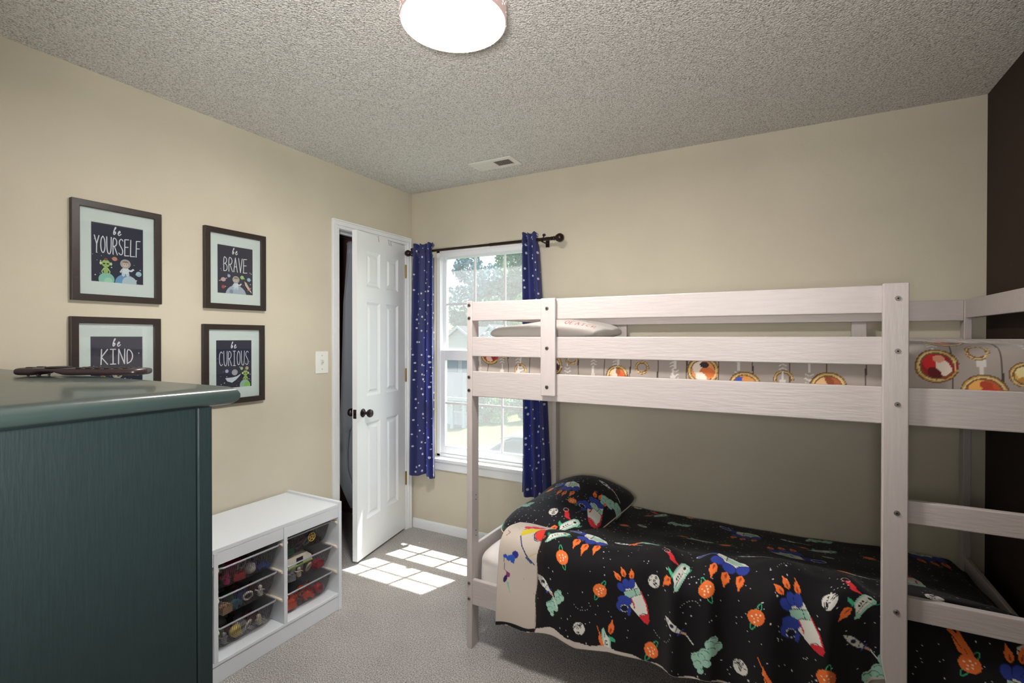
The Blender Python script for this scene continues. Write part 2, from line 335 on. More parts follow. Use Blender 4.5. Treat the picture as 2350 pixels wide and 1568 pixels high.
# ================================================================ ROOM SHELL
W, H, NY = 3.172, 2.44, -2.95
def wall_mat(name, col, var=.05):
    m = mat(name, col, .75, bump=.10, bscale=260, var=var, vscale=2.2, spec=.3); return m
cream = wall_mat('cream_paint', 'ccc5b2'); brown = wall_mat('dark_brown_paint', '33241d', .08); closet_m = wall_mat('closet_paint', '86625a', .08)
white_trim = mat('white_trim_paint', 'eaeef0', .35, bump=.03, bscale=40); hall_m = wall_mat('hall_paint', 'd8d0bc')
def carpet_mat():
    m = mat('carpet_pile', '8f8a86', .95, spec=.1); n = m.node_tree.nodes; l = m.node_tree.links; b = n['Principled BSDF']
    tc = n.new('ShaderNodeTexCoord'); a = n.new('ShaderNodeTexNoise'); a.inputs['Scale'].default_value = 190; a.inputs['Detail'].default_value = 3; a.inputs['Roughness'].default_value = .7
    c2 = n.new('ShaderNodeTexNoise'); c2.inputs['Scale'].default_value = 5; c2.inputs['Detail'].default_value = 3
    for q in (a, c2): l.new(tc.outputs['Object'], q.inputs['Vector'])
    r = n.new('ShaderNodeValToRGB'); e = r.color_ramp.elements; e[0].position = .36; e[0].color = (*lin('6c6660'), 1); e[1].position = .62; e[1].color = (*lin('d6d2cf'), 1)
    mx = n.new('ShaderNodeMix'); mx.data_type = 'RGBA'; mx.blend_type = 'MULTIPLY'; mx.inputs[0].default_value = .28
    l.new(a.outputs[0], r.inputs[0]); l.new(r.outputs[0], mx.inputs[6]); l.new(c2.outputs[0], mx.inputs[7]); l.new(mx.outputs[2], b.inputs['Base Color'])
    v = n.new('ShaderNodeTexVoronoi'); v.inputs['Scale'].default_value = 170; l.new(tc.outputs['Object'], v.inputs['Vector'])
    bp = n.new('ShaderNodeBump'); bp.inputs['Strength'].default_value = .9; bp.inputs['Distance'].default_value = .006; l.new(v.outputs['Distance'], bp.inputs['Height']); l.new(bp.outputs[0], b.inputs['Normal'])
    b.inputs['Sheen Weight'].default_value = .3
    return m
def popcorn_mat():
    m = mat('popcorn_plaster', 'e4e2dc', .9, spec=.15); n = m.node_tree.nodes; l = m.node_tree.links; b = n['Principled BSDF']
    tc = n.new('ShaderNodeTexCoord'); v = n.new('ShaderNodeTexVoronoi'); v.inputs['Scale'].default_value = 150; v.feature = 'SMOOTH_F1'; v.inputs['Smoothness'].default_value = .6
    a = n.new('ShaderNodeTexNoise'); a.inputs['Scale'].default_value = 185; a.inputs['Detail'].default_value = 3; a.inputs['Roughness'].default_value = .65
    for q in (v, a): l.new(tc.outputs['Object'], q.inputs['Vector'])
    r = n.new('ShaderNodeValToRGB'); e = r.color_ramp.elements; e[0].position = .36; e[0].color = (*lin('aaa59e'), 1); e[1].position = .52; e[1].color = (*lin('ecebe6'), 1)
    l.new(a.outputs[0], r.inputs[0]); l.new(r.outputs[0], b.inputs['Base Color'])
    ad = n.new('ShaderNodeMath'); ad.operation = 'SUBTRACT'; l.new(a.outputs[0], ad.inputs[0]); l.new(v.outputs['Distance'], ad.inputs[1])
    bp = n.new('ShaderNodeBump'); bp.inputs['Strength'].default_value = .9; bp.inputs['Distance'].default_value = .009; l.new(ad.outputs[0], bp.inputs['Height']); l.new(bp.outputs[0], b.inputs['Normal'])
    return m
carpet = carpet_mat()
struct(MB().box(-.9, W + .12, NY - 1.9, .12, -.12, 0).build('floor', carpet))
struct(MB().box(-.9, W + .12, NY - 1.9, .18, H, H + .12).build('ceiling', popcorn_mat()))
# back wall round the window opening, left wall round the door opening
WX0, WX1, WZ0, WZ1 = .185, 1.030, .500, 2.035
struct(MB().box(-.9, WX0, 0, .18, 0, H).box(WX1, W + .12, 0, .18, 0, H).box(WX0, WX1, 0, .18, 0, WZ0).box(WX0, WX1, 0, .18, WZ1, H).build('wall_back', cream))
DY0, DY1, DZ = -.690, -.078, 2.058
struct(MB().box(-.12, 0, NY, DY0, 0, H).box(-.12, 0, DY1, -.0005, 0, H).box(-.12, 0, DY0, DY1, DZ, H).build('wall_left', cream))
struct(MB().box(W, W + .12, NY - 1.9, 0, 0, H).build('wall_right', brown))
HX0, HX1 = 1.93, 2.86
struct(MB().box(-.12, HX0, NY - .12, NY, 0, H).box(HX1, W, NY - .12, NY, 0, H).box(HX0, HX1, NY - .12, NY, 2.06, H).build('wall_near', cream))
struct(MB().box(1.2, 1.32, NY - 1.78, NY - .12, 0, H).box(1.2, W + .12, NY - 1.9, NY - 1.78, 0, H).box(1.3, 1.32, -4.5, -4.4, 0, H).build('wall_hall', hall_m))
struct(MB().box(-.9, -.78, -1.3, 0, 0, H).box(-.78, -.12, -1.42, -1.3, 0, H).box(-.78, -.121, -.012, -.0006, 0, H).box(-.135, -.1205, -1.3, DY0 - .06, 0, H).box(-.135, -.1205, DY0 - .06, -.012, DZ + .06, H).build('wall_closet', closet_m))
# baseboards
def baseb(name, pts):
    b = MB()
    for x0, x1, y0, y1, nx, ny in pts:
        b.box(x0, x1, y0, y1, 0, .058)
        t = .005; b.box(x0 + (t if nx < 0 else 0), x1 - (t if nx > 0 else 0), y0 + (t if ny < 0 else 0), y1 - (t if ny > 0 else 0), .058, .068)
    struct(b.build(name, white_trim, bevel=.002))
baseb('baseboard_back', [(.012, W - .012, -.012, 0, 0, -1)]); baseb('baseboard_right', [(W - .012, W, NY, -.0005, -1, 0)]); baseb('baseboard_left', [(0, .012, NY, -.745, 1, 0)])
# door casing and jamb
tr = MB()
for a, b_, d in ((0, .020, .010), (.020, .045, .015), (.045, .054, .019)):   # stepped moulding, thicker outward
    tr.box(0, d, DY0 - b_, DY0 - a, 0, DZ + a); tr.box(0, d, DY1 + a, min(DY1 + b_, -.014), 0, DZ + a)
    tr.box(0, d, DY0 - b_, min(DY1 + b_, -.014), DZ + a, DZ + b_)
tr.box(-.12, .0, DY0, DY0 + .004, 0, DZ).box(-.12, .0, DY1 - .004, DY1, 0, DZ).box(-.12, 0, DY0, DY1, DZ - .004, DZ)
tr.box(-.060, -.048, DY0, DY0 + .012, 0, DZ - .004).box(-.060, -.048, DY1 - .012, DY1, 0, DZ - .004).box(-.060, -.048, DY0, DY1, DZ - .016, DZ - .004)
struct(tr.build('trim_1', white_trim, bevel=.002))
struct(MB().box(HX0 - .055, HX0, NY, NY + .015, 0, 2.06).box(HX1, HX1 + .055, NY, NY + .015, 0, 2.06).box(HX0 - .055, HX1 + .055, NY, NY + .015, 2.06, 2.115).build('trim_2', white_trim, bevel=.002))
# six-panel closet door, swung into the room
dw, dt = .582, .034; dang = math.radians(11.3)
door = bpy.data.objects.new('door_1', None); COL.objects.link(door); door.location = (.004, DY1 - .004, .016); door.rotation_euler = (0, 0, dang - PI / 2); struct(door, 'white six-panel closet door standing ajar beside the window')
dh = DZ - .026; dm = MB(); dm.box(0, dw, -dt, 0, 0, dh)            # local x runs from hinge to latch, y<0 is the closet side
panels = [(z0 - .016, z1 - .016, s0, s1) for z0, z1 in ((.245, .851), (1.02, 1.614), (1.709, 1.937)) for s0, s1 in ((.095, .250), (.325, .480))]
def door_slab():
    b = MB(); xs = [0, .095, .250, .325, .480, dw]; zs = [0] + [z for p in panels[::2] for z in p[:2]] + [dh]
    for i in range(5):
        for j in range(7):
            x0, x1, z0, z1 = xs[i], xs[i + 1], zs[j], zs[j + 1]
            if i in (1, 3) and j in (1, 3, 5):
                e1, e2, e3 = .016, .026, .040                    # sunk moulding, flat field, raised centre
                def ring(e, y): return [(x0 + e, y, z0 + e), (x1 - e, y, z0 + e), (x1 - e, y, z1 - e), (x0 + e, y, z1 - e)]
                rs = [ring(0, 0), ring(.004, -.003), ring(e1, -.010), ring(e2, -.010), ring(e3, -.003)]
                vs = [v for r in rs for v in r]; fs = [(k * 4 + q, k * 4 + (q + 1) % 4, k * 4 + 4 + (q + 1) % 4, k * 4 + 4 + q) for k in range(4) for q in range(4)] + [(16, 17, 18, 19)]
                b.add(vs, fs)
            else: b.add([(x0, 0, z0), (x1, 0, z0), (x1, 0, z1), (x0, 0, z1)], [(0, 1, 2, 3)])
    b.add([(0, -dt, 0), (dw, -dt, 0), (dw, -dt, dh), (0, -dt, dh)], [(3, 2, 1, 0)])
    b.add([(0, 0, 0), (dw, 0, 0), (dw, -dt, 0), (0, -dt, 0)], [(0, 1, 2, 3)]).add([(0, 0, dh), (dw, 0, dh), (dw, -dt, dh), (0, -dt, dh)], [(3, 2, 1, 0)])
    b.add([(0, 0, 0), (0, -dt, 0), (0, -dt, dh), (0, 0, dh)], [(0, 1, 2, 3)]).add([(dw, 0, 0), (dw, -dt, 0), (dw, -dt, dh), (dw, 0, dh)], [(3, 2, 1, 0)])
    return b
door_slab().build('door_slab', white_trim, door, local=True)
bronze = mat('dark_bronze', '3c3236', .28, metal=.85)
kx, kz = dw - .058, .905
kn = MB(); kn.lathe([(.001, .0), (.026, 0), (.027, .003), (.022, .008), (.010, .012), (.009, .030), (.014, .034), (.023, .042), (.026, .052), (.022, .062), (.010, .066), (.001, .066)], (kx, 0, kz), 'y')
kn.build('door_knob', bronze, door, local=True, smooth=True)
kn = MB(); kn.lathe([(.001, .0), (.026, 0), (.027, -.003), (.022, -.008), (.010, -.012), (.009, -.030), (.014, -.034), (.023, -.042), (.026, -.052), (.022, -.062), (.010, -.066), (.001, -.066)], (kx, -dt, kz), 'y')
kn.build('door_knob', bronze, door, local=True, smooth=True)
MB().box(dw, dw + .0015, -dt + .006, -.006, kz - .028, kz + .028).box(dw, dw + .009, -dt + .013, -.013, kz - .007, kz + .007).build('latch_plate', bronze, door, local=True, bevel=.001)
brass = mat('brass', '9a7c3c', .35, metal=.9)
for hz in (.315, 1.060, 1.805):
    MB().cyl((-.002, .007, hz), (-.002, .007, hz + .09), .006).cyl((-.002, .007, hz - .004), (-.002, .007, hz), .0045).cyl((-.002, .007, hz + .09), (-.002, .007, hz + .094), .0045).box(-.026, -.004, .004, .0065, hz, hz + .09).build('hinge', brass, door, local=True, smooth=True)
# wire hooks over the door top
wire = mat('grey_wire', '8a8c8a', .4, metal=.7)
def door_pt(s, y, z):
    c, sn = math.cos(dang - PI / 2), math.sin(dang - PI / 2); return (door.location.x + s * c - y * sn, door.location.y + s * sn + y * c, door.location.z + z)
for s0, lb, offs in ((.345, 'thin wire hook over the top of the white door, nearer the latch side', (0,)), (.205, 'double wire hook over the top of the white door, nearer the hinges', (-.012, .012))):
    h = MB()
    for o in offs: h.tube([door_pt(s0 + o, -dt - .002, dh - .03), door_pt(s0 + o, -dt - .002, dh + .002), door_pt(s0 + o, .002, dh + .002), door_pt(s0 + o, .002, dh - .022), door_pt(s0 + o - .003, .003, dh - .032)], .0014, 6)
    tag(h.build('over_door_hook', wire, smooth=True), lb, 'hook', 'wire hooks over the closet door')
# light switch
t = thing('light_switch', (0, -.8195, 1.243), 'white toggle light switch on the cream wall beside the closet door', 'light switch')
pl = mat('switch_plastic', 'e6e8e2', .35)
MB().box(.0005, .006, -.866, -.774, 1.178, 1.308).build('cover_plate', pl, t, bevel=.002)
MB().box(.006, .0075, -.826, -.813, 1.226, 1.260).prism([(.007, -.824, 1.238), (.007, -.815, 1.238), (.007, -.815, 1.250), (.007, -.824, 1.250)], (.010, 0, .006)).build('toggle', mat('toggle_white', 'd6d8d2', .3), t)
for z in (1.203, 1.283): MB().cyl((.006, -.8195, z), (.0072, -.8195, z), .0035).build('screw', mat('screw_metal', 'b8b8b0', .3, metal=.8), t)
# ---------------------------------------------------------------- window
vinyl = mat('white_vinyl', 'eef1f5', .35); win = bpy.data.objects.new('window_1', None); COL.objects.link(win); win.location = (.6075, .06, WZ0); struct(win, 'white double-hung window with grilles on the back wall')
FX0, FX1, FZ0, FZ1 = WX0 + .003, WX1 - .003, .530, WZ1 - .003
MB().box(FX0, FX0 + .030, .050, .130, FZ0, FZ1).box(FX1 - .030, FX1, .050, .130, FZ0, FZ1).box(FX0, FX1, .050, .130, FZ1 - .032, FZ1).box(FX0, FX1, .050, .130, FZ0, FZ0 + .022).box(FX0 + .03, FX1 - .03, .048, .056, FZ1 - .062, FZ1 - .032).build('window_frame', vinyl, win, bevel=.003)
def sash(z0, z1, y0, y1, top, bot, st, name):
    x0, x1 = FX0 + .030, FX1 - .030
    s = MB().box(x0, x0 + st, y0, y1, z0, z1).box(x1 - st, x1, y0, y1, z0, z1).box(x0 + st, x1 - st, y0, y1, z1 - top, z1).box(x0 + st, x1 - st, y0, y1, z0, z0 + bot).build(name, vinyl, win, bevel=.003)
    gx0, gx1, gz0, gz1 = x0 + st, x1 - st, z0 + bot, z1 - top; ym = (y0 + y1) / 2
    g = MB(); g.box(gx0, gx1, ym - .002, ym + .002, gz0, gz1); pane = g.build('window_pane', glass_m, win)
    m = MB()
    for k in (1, 2): x = gx0 + (gx1 - gx0) * k / 3; m.box(x - .008, x + .008, ym - .008, ym - .0025, gz0, gz1)
    zm = (gz0 + gz1) / 2; m.box(gx0, gx1, ym - .0085, ym - .003, zm - .008, zm + .008); m.build('grille', vinyl, win)
def pane_glass(name, haze, gloss=.08):
    m = bpy.data.materials.new(name); m.use_nodes = True; n = m.node_tree.nodes; l = m.node_tree.links; n.clear()
    o = n.new('ShaderNodeOutputMaterial'); t = n.new('ShaderNodeBsdfTransparent'); t.inputs[0].default_value = (.94, .97, .97, 1); g = n.new('ShaderNodeBsdfGlossy'); g.inputs['Roughness'].default_value = .02
    lw = n.new('ShaderNodeLayerWeight'); pw = n.new('ShaderNodeMath'); pw.operation = 'POWER'; pw.inputs[1].default_value = 4; fr = n.new('ShaderNodeMath'); fr.operation = 'MULTIPLY_ADD'; fr.inputs[1].default_value = .7; fr.inputs[2].default_value = .04; l.new(lw.outputs['Facing'], pw.inputs[0]); l.new(pw.outputs[0], fr.inputs[0]); a = n.new('ShaderNodeMixShader'); l.new(fr.outputs[0], a.inputs[0]); l.new(t.outputs[0], a.inputs[1]); l.new(g.outputs[0], a.inputs[2])
    last = a
    if haze:
        d = n.new('ShaderNodeBsdfTranslucent'); d.inputs[0].default_value = (.95, .97, 1, 1); b = n.new('ShaderNodeMixShader'); b.inputs[0].default_value = haze; l.new(a.outputs[0], b.inputs[1]); l.new(d.outputs[0], b.inputs[2]); last = b
    l.new(last.outputs[0], o.inputs[0]); return m
glass_m = pane_glass('hazed_window_glass', .06); pic_glass = pane_glass('picture_glass', 0)  # window panes get a translucent veil imitating milky haze over the bright view
sash(1.262, FZ1 - .032, .092, .118, .040, .040, .026, 'upper_sash'); sash(FZ0 + .022, 1.300, .060, .086, .072, .058, .036, 'lower_sash')
MB().box(.59, .63, .052, .060, 1.296, 1.306).box(.60, .62, .048, .056, 1.306, 1.312).build('sash_lock', vinyl, win, bevel=.001)
struct(MB().box(WX0, WX1, -.0005, .05, .5005, .532).box(WX0 - .03, WX1 + .03, -.026, -.0005, .510, .532).box(WX0 - .02, WX1 + .02, -.014, -.0005, .452, .510).build('trim_3', white_trim, bevel=.003))
struct(MB().box(WX0, WX0 + .0025, 0, .05, .532, WZ1).box(WX1 - .0025, WX1, 0, .05, .532, WZ1).box(WX0, WX1, 0, .05, WZ1 - .0025, WZ1).build('trim_4', cream))
# ---------------------------------------------------------------- curtains on a bronze rod
ry, rz = -.088, 1.994
rod = thing('curtain_rod', (.62, ry, rz), 'dark bronze curtain rod with ball finials above the window', 'curtain rod')
dk = mat('oil_rubbed_bronze', '3a2c2a', .32, metal=.75)
MB().cyl((.055, ry, rz), (.80, ry, rz), .0085).cyl((.72, ry, rz), (1.165, ry, rz), .0105).build('rod', dk, rod, smooth=True)
MB().lathe([(.001, 0), (.006, .002), (.016, .008), (.023, .022), (.023, .032), (.016, .044), (.009, .049), (.009, .056), (.001, .056)], (.012, ry, rz), 'x').build('finial', dk, rod, smooth=True)
MB().lathe([(.001, 0), (.012, .0), (.012, .006), (.009, .009), (.013, .014), (.013, .018), (.010, .022), (.020, .034), (.027, .050), (.026, .062), (.016, .076), (.001, .080)], (1.160, ry, rz), 'x').build('finial', dk, rod, smooth=True)
for x in (.052, 1.095):
    b = MB().box(x - .012, x + .012, -.006, -.0003, rz - .035, rz + .03).tube([(x, -.004, rz - .012), (x, -.06, rz - .014), (x, ry, rz - .0125)], .005, 8).tube([(x, ry - .013, rz + .004), (x, ry - .012, rz - .012), (x, ry + .012, rz - .012), (x, ry + .013, rz + .004)], .004, 8)
    b.tube([(x, ry + .012, rz + .004), (x + .004, ry + .018, rz + .022)], .004, 8).ball((x + .005, ry + .02, rz + .030), .009, (1.3, .6, 1), 8); b.build('bracket', dk, rod, smooth=True)
def curtain_mat():
    m = bpy.data.materials.new('navy_star_curtain'); m.use_nodes = True; n = m.node_tree.nodes; l = m.node_tree.links; n.clear(); out = n.new('ShaderNodeOutputMaterial')
    uv = n.new('ShaderNodeUVMap'); v = n.new('ShaderNodeTexVoronoi'); v.voronoi_dimensions = '2D'; v.inputs['Scale'].default_value = 17; l.new(uv.outputs[0], v.inputs['Vector'])
    sep = n.new('ShaderNodeSeparateColor'); l.new(v.outputs['Color'], sep.inputs[0]); ml = n.new('ShaderNodeMath'); ml.operation = 'MULTIPLY_ADD'; l.new(sep.outputs[0], ml.inputs[0]); ml.inputs[1].default_value = .07; ml.inputs[2].default_value = .07
    lt = n.new('ShaderNodeMath'); lt.operation = 'LESS_THAN'; l.new(v.outputs['Distance'], lt.inputs[0]); l.new(ml.outputs[0], lt.inputs[1])
    mx = n.new('ShaderNodeMix'); mx.data_type = 'RGBA'; l.new(lt.outputs[0], mx.inputs[0]); mx.inputs[6].default_value = (*lin('373d72'), 1); mx.inputs[7].default_value = (*lin('e8eaf2'), 1)
    d = n.new('ShaderNodeBsdfPrincipled'); d.inputs['Roughness'].default_value = .55; d.inputs['Sheen Weight'].default_value = .2; tl = n.new('ShaderNodeBsdfTranslucent'); l.new(mx.outputs[2], d.inputs['Base Color'])
    mc = n.new('ShaderNodeMix'); mc.data_type = 'RGBA'; l.new(lt.outputs[0], mc.inputs[0]); mc.inputs[6].default_value = (*lin('6a7cd0'), 1); mc.inputs[7].default_value = (*lin('e8eaf2'), 1); l.new(mc.outputs[2], tl.inputs[0])
    a = n.new('ShaderNodeMixShader'); a.inputs[0].default_value = .40; l.new(d.outputs[0], a.inputs[1]); l.new(tl.outputs[0], a.inputs[2]); l.new(a.outputs[0], out.inputs[0]); return m
cur_m = curtain_mat()
def curtain(label, spans, folds, seed, zt, zb, hemf):
    nx, nz = 150, 90; b = MB(); uv = []; r = random.Random(seed); phs = [r.uniform(-.5, .5) for _ in range(6)]
    for j in range(nz + 1):
        q = j / nz; z = zt + (zb - zt) * q; x0 = np.interp(z, spans[0][::-1], spans[1][::-1]); x1 = np.interp(z, spans[0][::-1], spans[2][::-1])
        gather = 1 - math.exp(-((z - rz) / .03) ** 2) * .55
        for i in range(nx + 1):
            s = i / nx; ph = 2 * PI * folds * s + .35 * math.sin(3 * q + phs[0]) + .9 * math.sin(2 * PI * s + phs[1])
            y = ry + (.024 * math.sin(ph) + .006 * math.sin(2.3 * ph + phs[2])) * gather - (.013 if abs(z - rz) < .022 else 0)
            x = x0 + (x1 - x0) * s + .006 * math.cos(ph) * gather
            b.v.append((x, min(y, -.02), z + (hemf * .5 * math.sin(ph * .5 + 1) * q ** 6) + (.006 * math.sin(ph * 1.5) if j == 0 else 0))); uv.append((s * .42 + seed * .77, z))
    for j in range(nz):
        for i in range(nx): a = j * (nx + 1) + i; b.f.append((a, a + 1, a + nx + 2, a + nx + 1)); b.mi.append(0)
    b.uv = uv; o = b.build('curtain', cur_m, smooth='open'); s = o.modifiers.new('thickness', 'SOLIDIFY'); s.thickness = .0015
    return tag(o, label, 'curtain', 'navy star curtains at the window')
curtain('navy curtain with white stars hanging left of the window by the door, sunlit', ([2.05, .41], [.080, .040], [.268, .280]), 3.6, 1, 2.047, .418, .03)
curtain('navy curtain with white stars hanging right of the window behind the bunk bed', ([2.04, 1.645, 1.0, .40], [.955, .955, .953, .950], [1.058, 1.085, 1.120, 1.152]), 3.2, 2, 2.040, .402, .025)
# ---------------------------------------------------------------- ceiling fixtures
lx, ly, lz, lr = 1.513, -1.617, 2.349, .162
t = thing('ceiling_light', (lx, ly, H), 'round drum ceiling light with pierced pinkish shade and glowing white diffuser', 'ceiling light')
shade_m = mat('pierced_shade', 'b9948c', .5, metal=.3)
def shade_holes():
    n = shade_m.node_tree.nodes; l = shade_m.node_tree.links; b = n['Principled BSDF']; tc = n.new('ShaderNodeTexCoord'); v = n.new('ShaderNodeTexVoronoi'); v.inputs['Scale'].default_value = 75
    l.new(tc.outputs['Object'], v.inputs['Vector']); lt = n.new('ShaderNodeMath'); lt.operation = 'LESS_THAN'; lt.inputs[1].default_value = .22; l.new(v.outputs['Distance'], lt.inputs[0])
    em = n.new('ShaderNodeMath'); em.operation = 'MULTIPLY'; em.inputs[1].default_value = 2.5; l.new(lt.outputs[0], em.inputs[0]); b.inputs['Emission Color'].default_value = (1, .86, .80, 1); ad = n.new('ShaderNodeMath'); ad.inputs[1].default_value = .18; l.new(em.outputs[0], ad.inputs[0]); em = ad; l.new(em.outputs[0], b.inputs['Emission Strength'])
shade_holes()
s = MB(); n_ = 64; prof = [(lr, H - .0005), (lr, lz + .002), (lr - .0015, lz), (lr - .004, lz), (lr - .004, lz + .004), (lr - .004, H - .002)]
vs = [(lx + r * math.cos(2 * PI * k / n_), ly + r * math.sin(2 * PI * k / n_), z) for r, z in prof for k in range(n_)]
s.add(vs, [(i * n_ + k, i * n_ + (k + 1) % n_, (i + 1) * n_ + (k + 1) % n_, (i + 1) * n_ + k) for i in range(len(prof) - 1) for k in range(n_)]); s.build('lamp_shade', shade_m, t, smooth=True)
MB().lathe([(.001, .0), (lr * .9, .0005), (lr - .0045, .004), (lr - .0045, .008), (.001, .008)], (lx, ly, lz + .003), 'z', 64).build('diffuser', emis('glowing_diffuser', (1, .975, .955), LAMP), t, smooth=True)
t = thing('ceiling_vent', (.872, -.279, H), 'white rectangular air vent in the ceiling above the window', 'vent'); vw = mat('vent_enamel', 'd8d6d0', .45)
vx0, vx1, vy0, vy1 = .726, 1.018, -.352, -.205; z1 = H - .0005; z0 = H - .008
b = MB(); la, lb_ = (.752, .866), (.878, .986); ya, yb_ = -.318, -.232
b.box(vx0, vx1, vy0, ya, z0, z1).box(vx0, vx1, yb_, vy1, z0, z1).box(vx0, la[0], ya, yb_, z0, z1).box(la[1], lb_[0], ya, yb_, z0, z1).box(lb_[1], vx1, ya, yb_, z0, z1); b.build('vent_plate', vw, t, bevel=.002)
MB().box(la[0], lb_[1], ya, yb_, H - .0015, z1).build('duct_shade_panel', mat('duct_shade', '2a211c', .9), t)  # flat dark panel under the solid ceiling, coloured as shade inside the duct
for i in range(11):
    x = la[0] + (la[1] - la[0]) * (i + .5) / 11; MB().prism([(x - .0050, ya, z0 + .001), (x + .0044, ya, z0 + .001), (x + .0044, ya, z0 + .0025), (x - .0050, ya, z0 + .0045)], (0, yb_ - ya, 0)).build('louvre', vw, t)
for i in range(10):
    x = lb_[0] + (lb_[1] - lb_[0]) * (i + .5) / 10; MB().prism([(x - .0010, ya, z0 + .001), (x + .0010, ya, z0 + .001), (x - .0010, ya, z0 + .0028), (x - .0030, ya, z0 + .0028)], (0, yb_ - ya, 0)).build('louvre', vw, t)
# ================================================================ BUNK BED
bw = mat('white_stained_pine', 'b9b1ae', .42, bump=.08, bscale=14, var=.03, vscale=10, stretch=(9, 9, 1))
bwh = mat('white_stained_pine_rail', 'b9b1ae', .42, bump=.12, bscale=14, var=.035, vscale=10, stretch=(1, 9, 9))
steel = mat('bolt_steel', '8e8c86', .3, metal=.9); hole_m = mat('hole_dark', '1a1512', .9)
bed = thing('bunk_bed', (2.13, -.52, 0), 'white pine bunk bed with ladder along the back wall', 'bunk bed')
def bolt(x, y, z, ax='y', s=-1):
    d = Vector((0, s, 0)) if ax == 'y' else Vector((s, 0, 0)); p = Vector((x, y, z)); b = MB()
    b.cyl(p, p + d * .0015, .0078, .0074, 18).cyl(p + d * .0015, p + d * .0030, .0058, .0050, 18)
    o = b.build('bolt', [steel, hole_m], bed, smooth=True)
    MB().cyl(p + d * .0030, p + d * .0033, .0030, n=6).build('hex_socket', hole_m, o)
X0, XE, YF, YB = 1.159, 3.107, -1.014, -.020; ZT = 1.552
def B(name, x0, x1, y0, y1, z0, z1, m=None, bev=.003, lab=None):
    o = MB().box(x0, x1, y0, y1, z0, z1).build(name, m or (bwh if (x1 - x0) > .3 or (y1 - y0) > .3 else bw), bed, bevel=bev)
    return o
# posts: planks set edge-on at the four corners, and the two wide ladder posts
B('post', X0, X0 + .027, YF, YF + .058, 0, ZT); B('post', X0, X0 + .027, YB - .058, YB, 0, ZT)
B('post', XE - .027, XE, YF, YF + .058, 0, ZT); B('post', XE - .027, XE, YB - .058, YB, 0, ZT)
def ladder_post(x0, x1):
    pts = [(x0, YF - .023, 1.551), (x1, YF - .023, 1.551), (x1, YF - .023, .0), (x0 + .020, YF - .023, .0), (x0 + .018, YF - .023, .30), (x0 + .014, YF - .023, .345), (x0 + .006, YF - .023, .385), (x0, YF - .023, .415)]
    MB().prism(pts, (0, .022, 0)).build('ladder_post', bw, bed, bevel=.003)
ladder_post(2.663, 2.726); ladder_post(3.045, 3.107)
# front rails (bed stands left post to ladder), long side rails, back rails, ends
B('guard_rail', X0 + .027, 2.680, YF + .002, YF + .022, 1.463, 1.548); B('guard_rail', X0 + .027, 2.680, YF + .002, YF + .022, 1.306, 1.392)
B('side_rail', X0 + .027, XE - .027, YF + .002, YF + .024, 1.128, 1.240); B('side_rail', X0 + .027, XE - .027, YF + .002, YF + .024, .198, .310)
MB().prism([(1.530, YF - .019, 1.150), (1.596, YF - .019, 1.150), (1.596, YF - .019, 1.549), (1.530, YF - .019, 1.549)], (0, .0195, 0)).build('brace', bw, bed, bevel=.005)
B('guard_rail', X0 + .027, XE - .027, YB - .056, YB - .036, 1.463, 1.552); B('guard_rail', X0 + .027, XE - .027, YB - .056, YB - .036, 1.306, 1.390)
B('side_rail', X0 + .027, XE - .027, YB - .056, YB - .034, 1.128, 1.240); B('side_rail', X0 + .027, XE - .027, YB - .056, YB - .034, .198, .310)
for x in (1.554, 2.682): B('brace', x, x + .060, YB - .0355, YB - .016, 1.15, 1.545)
for x in (X0 + .004, XE - .022):
    B('end_rail', x, x + .018, YF + .058, YB - .058, 1.474, 1.552); B('end_rail', x, x + .018, YF + .058, YB - .058, 1.306, 1.385)
    B('end_rail', x, x + .018, YF + .058, YB - .058, 1.128, 1.215); B('end_board', x, x + .018, YF + .058, YB - .058, .250 if x < 2 else .345, .452)
for z in (.869, .580): B('ladder_rung', 2.700, 3.070, YF - .0005, YF + .022, z - .032, z + .035)
for z in (.205, 1.135): B('mattress_support', X0 + .03, XE - .03, YF + .03, YB - .06, z, z + .018, bev=0)
for z in (1.533, 1.475, 1.213, 1.154, .291, .222): bolt(X0 + .0125, YF, z)
for z in (1.507, 1.346, 1.188): bolt(1.560, YF - .019, z)
for z in (1.505, 1.349, 1.191, .869, .575): bolt(2.699, YF - .023, z); bolt(3.075, YF - .023, z)
bolt(2.83, YB - .056, 1.482); bolt(1.30, YB - .056, 1.507)
for y, zz in ((YF + .034, (.520, .497, .68, .66)), (YB - .03, (1.02, 1.0, .62, .60))):
    for z in zz: MB().cyl((X0 + .0268, y, z), (X0 + .0275, y, z), .0028, n=10).build('peg_hole', hole_m, bed)
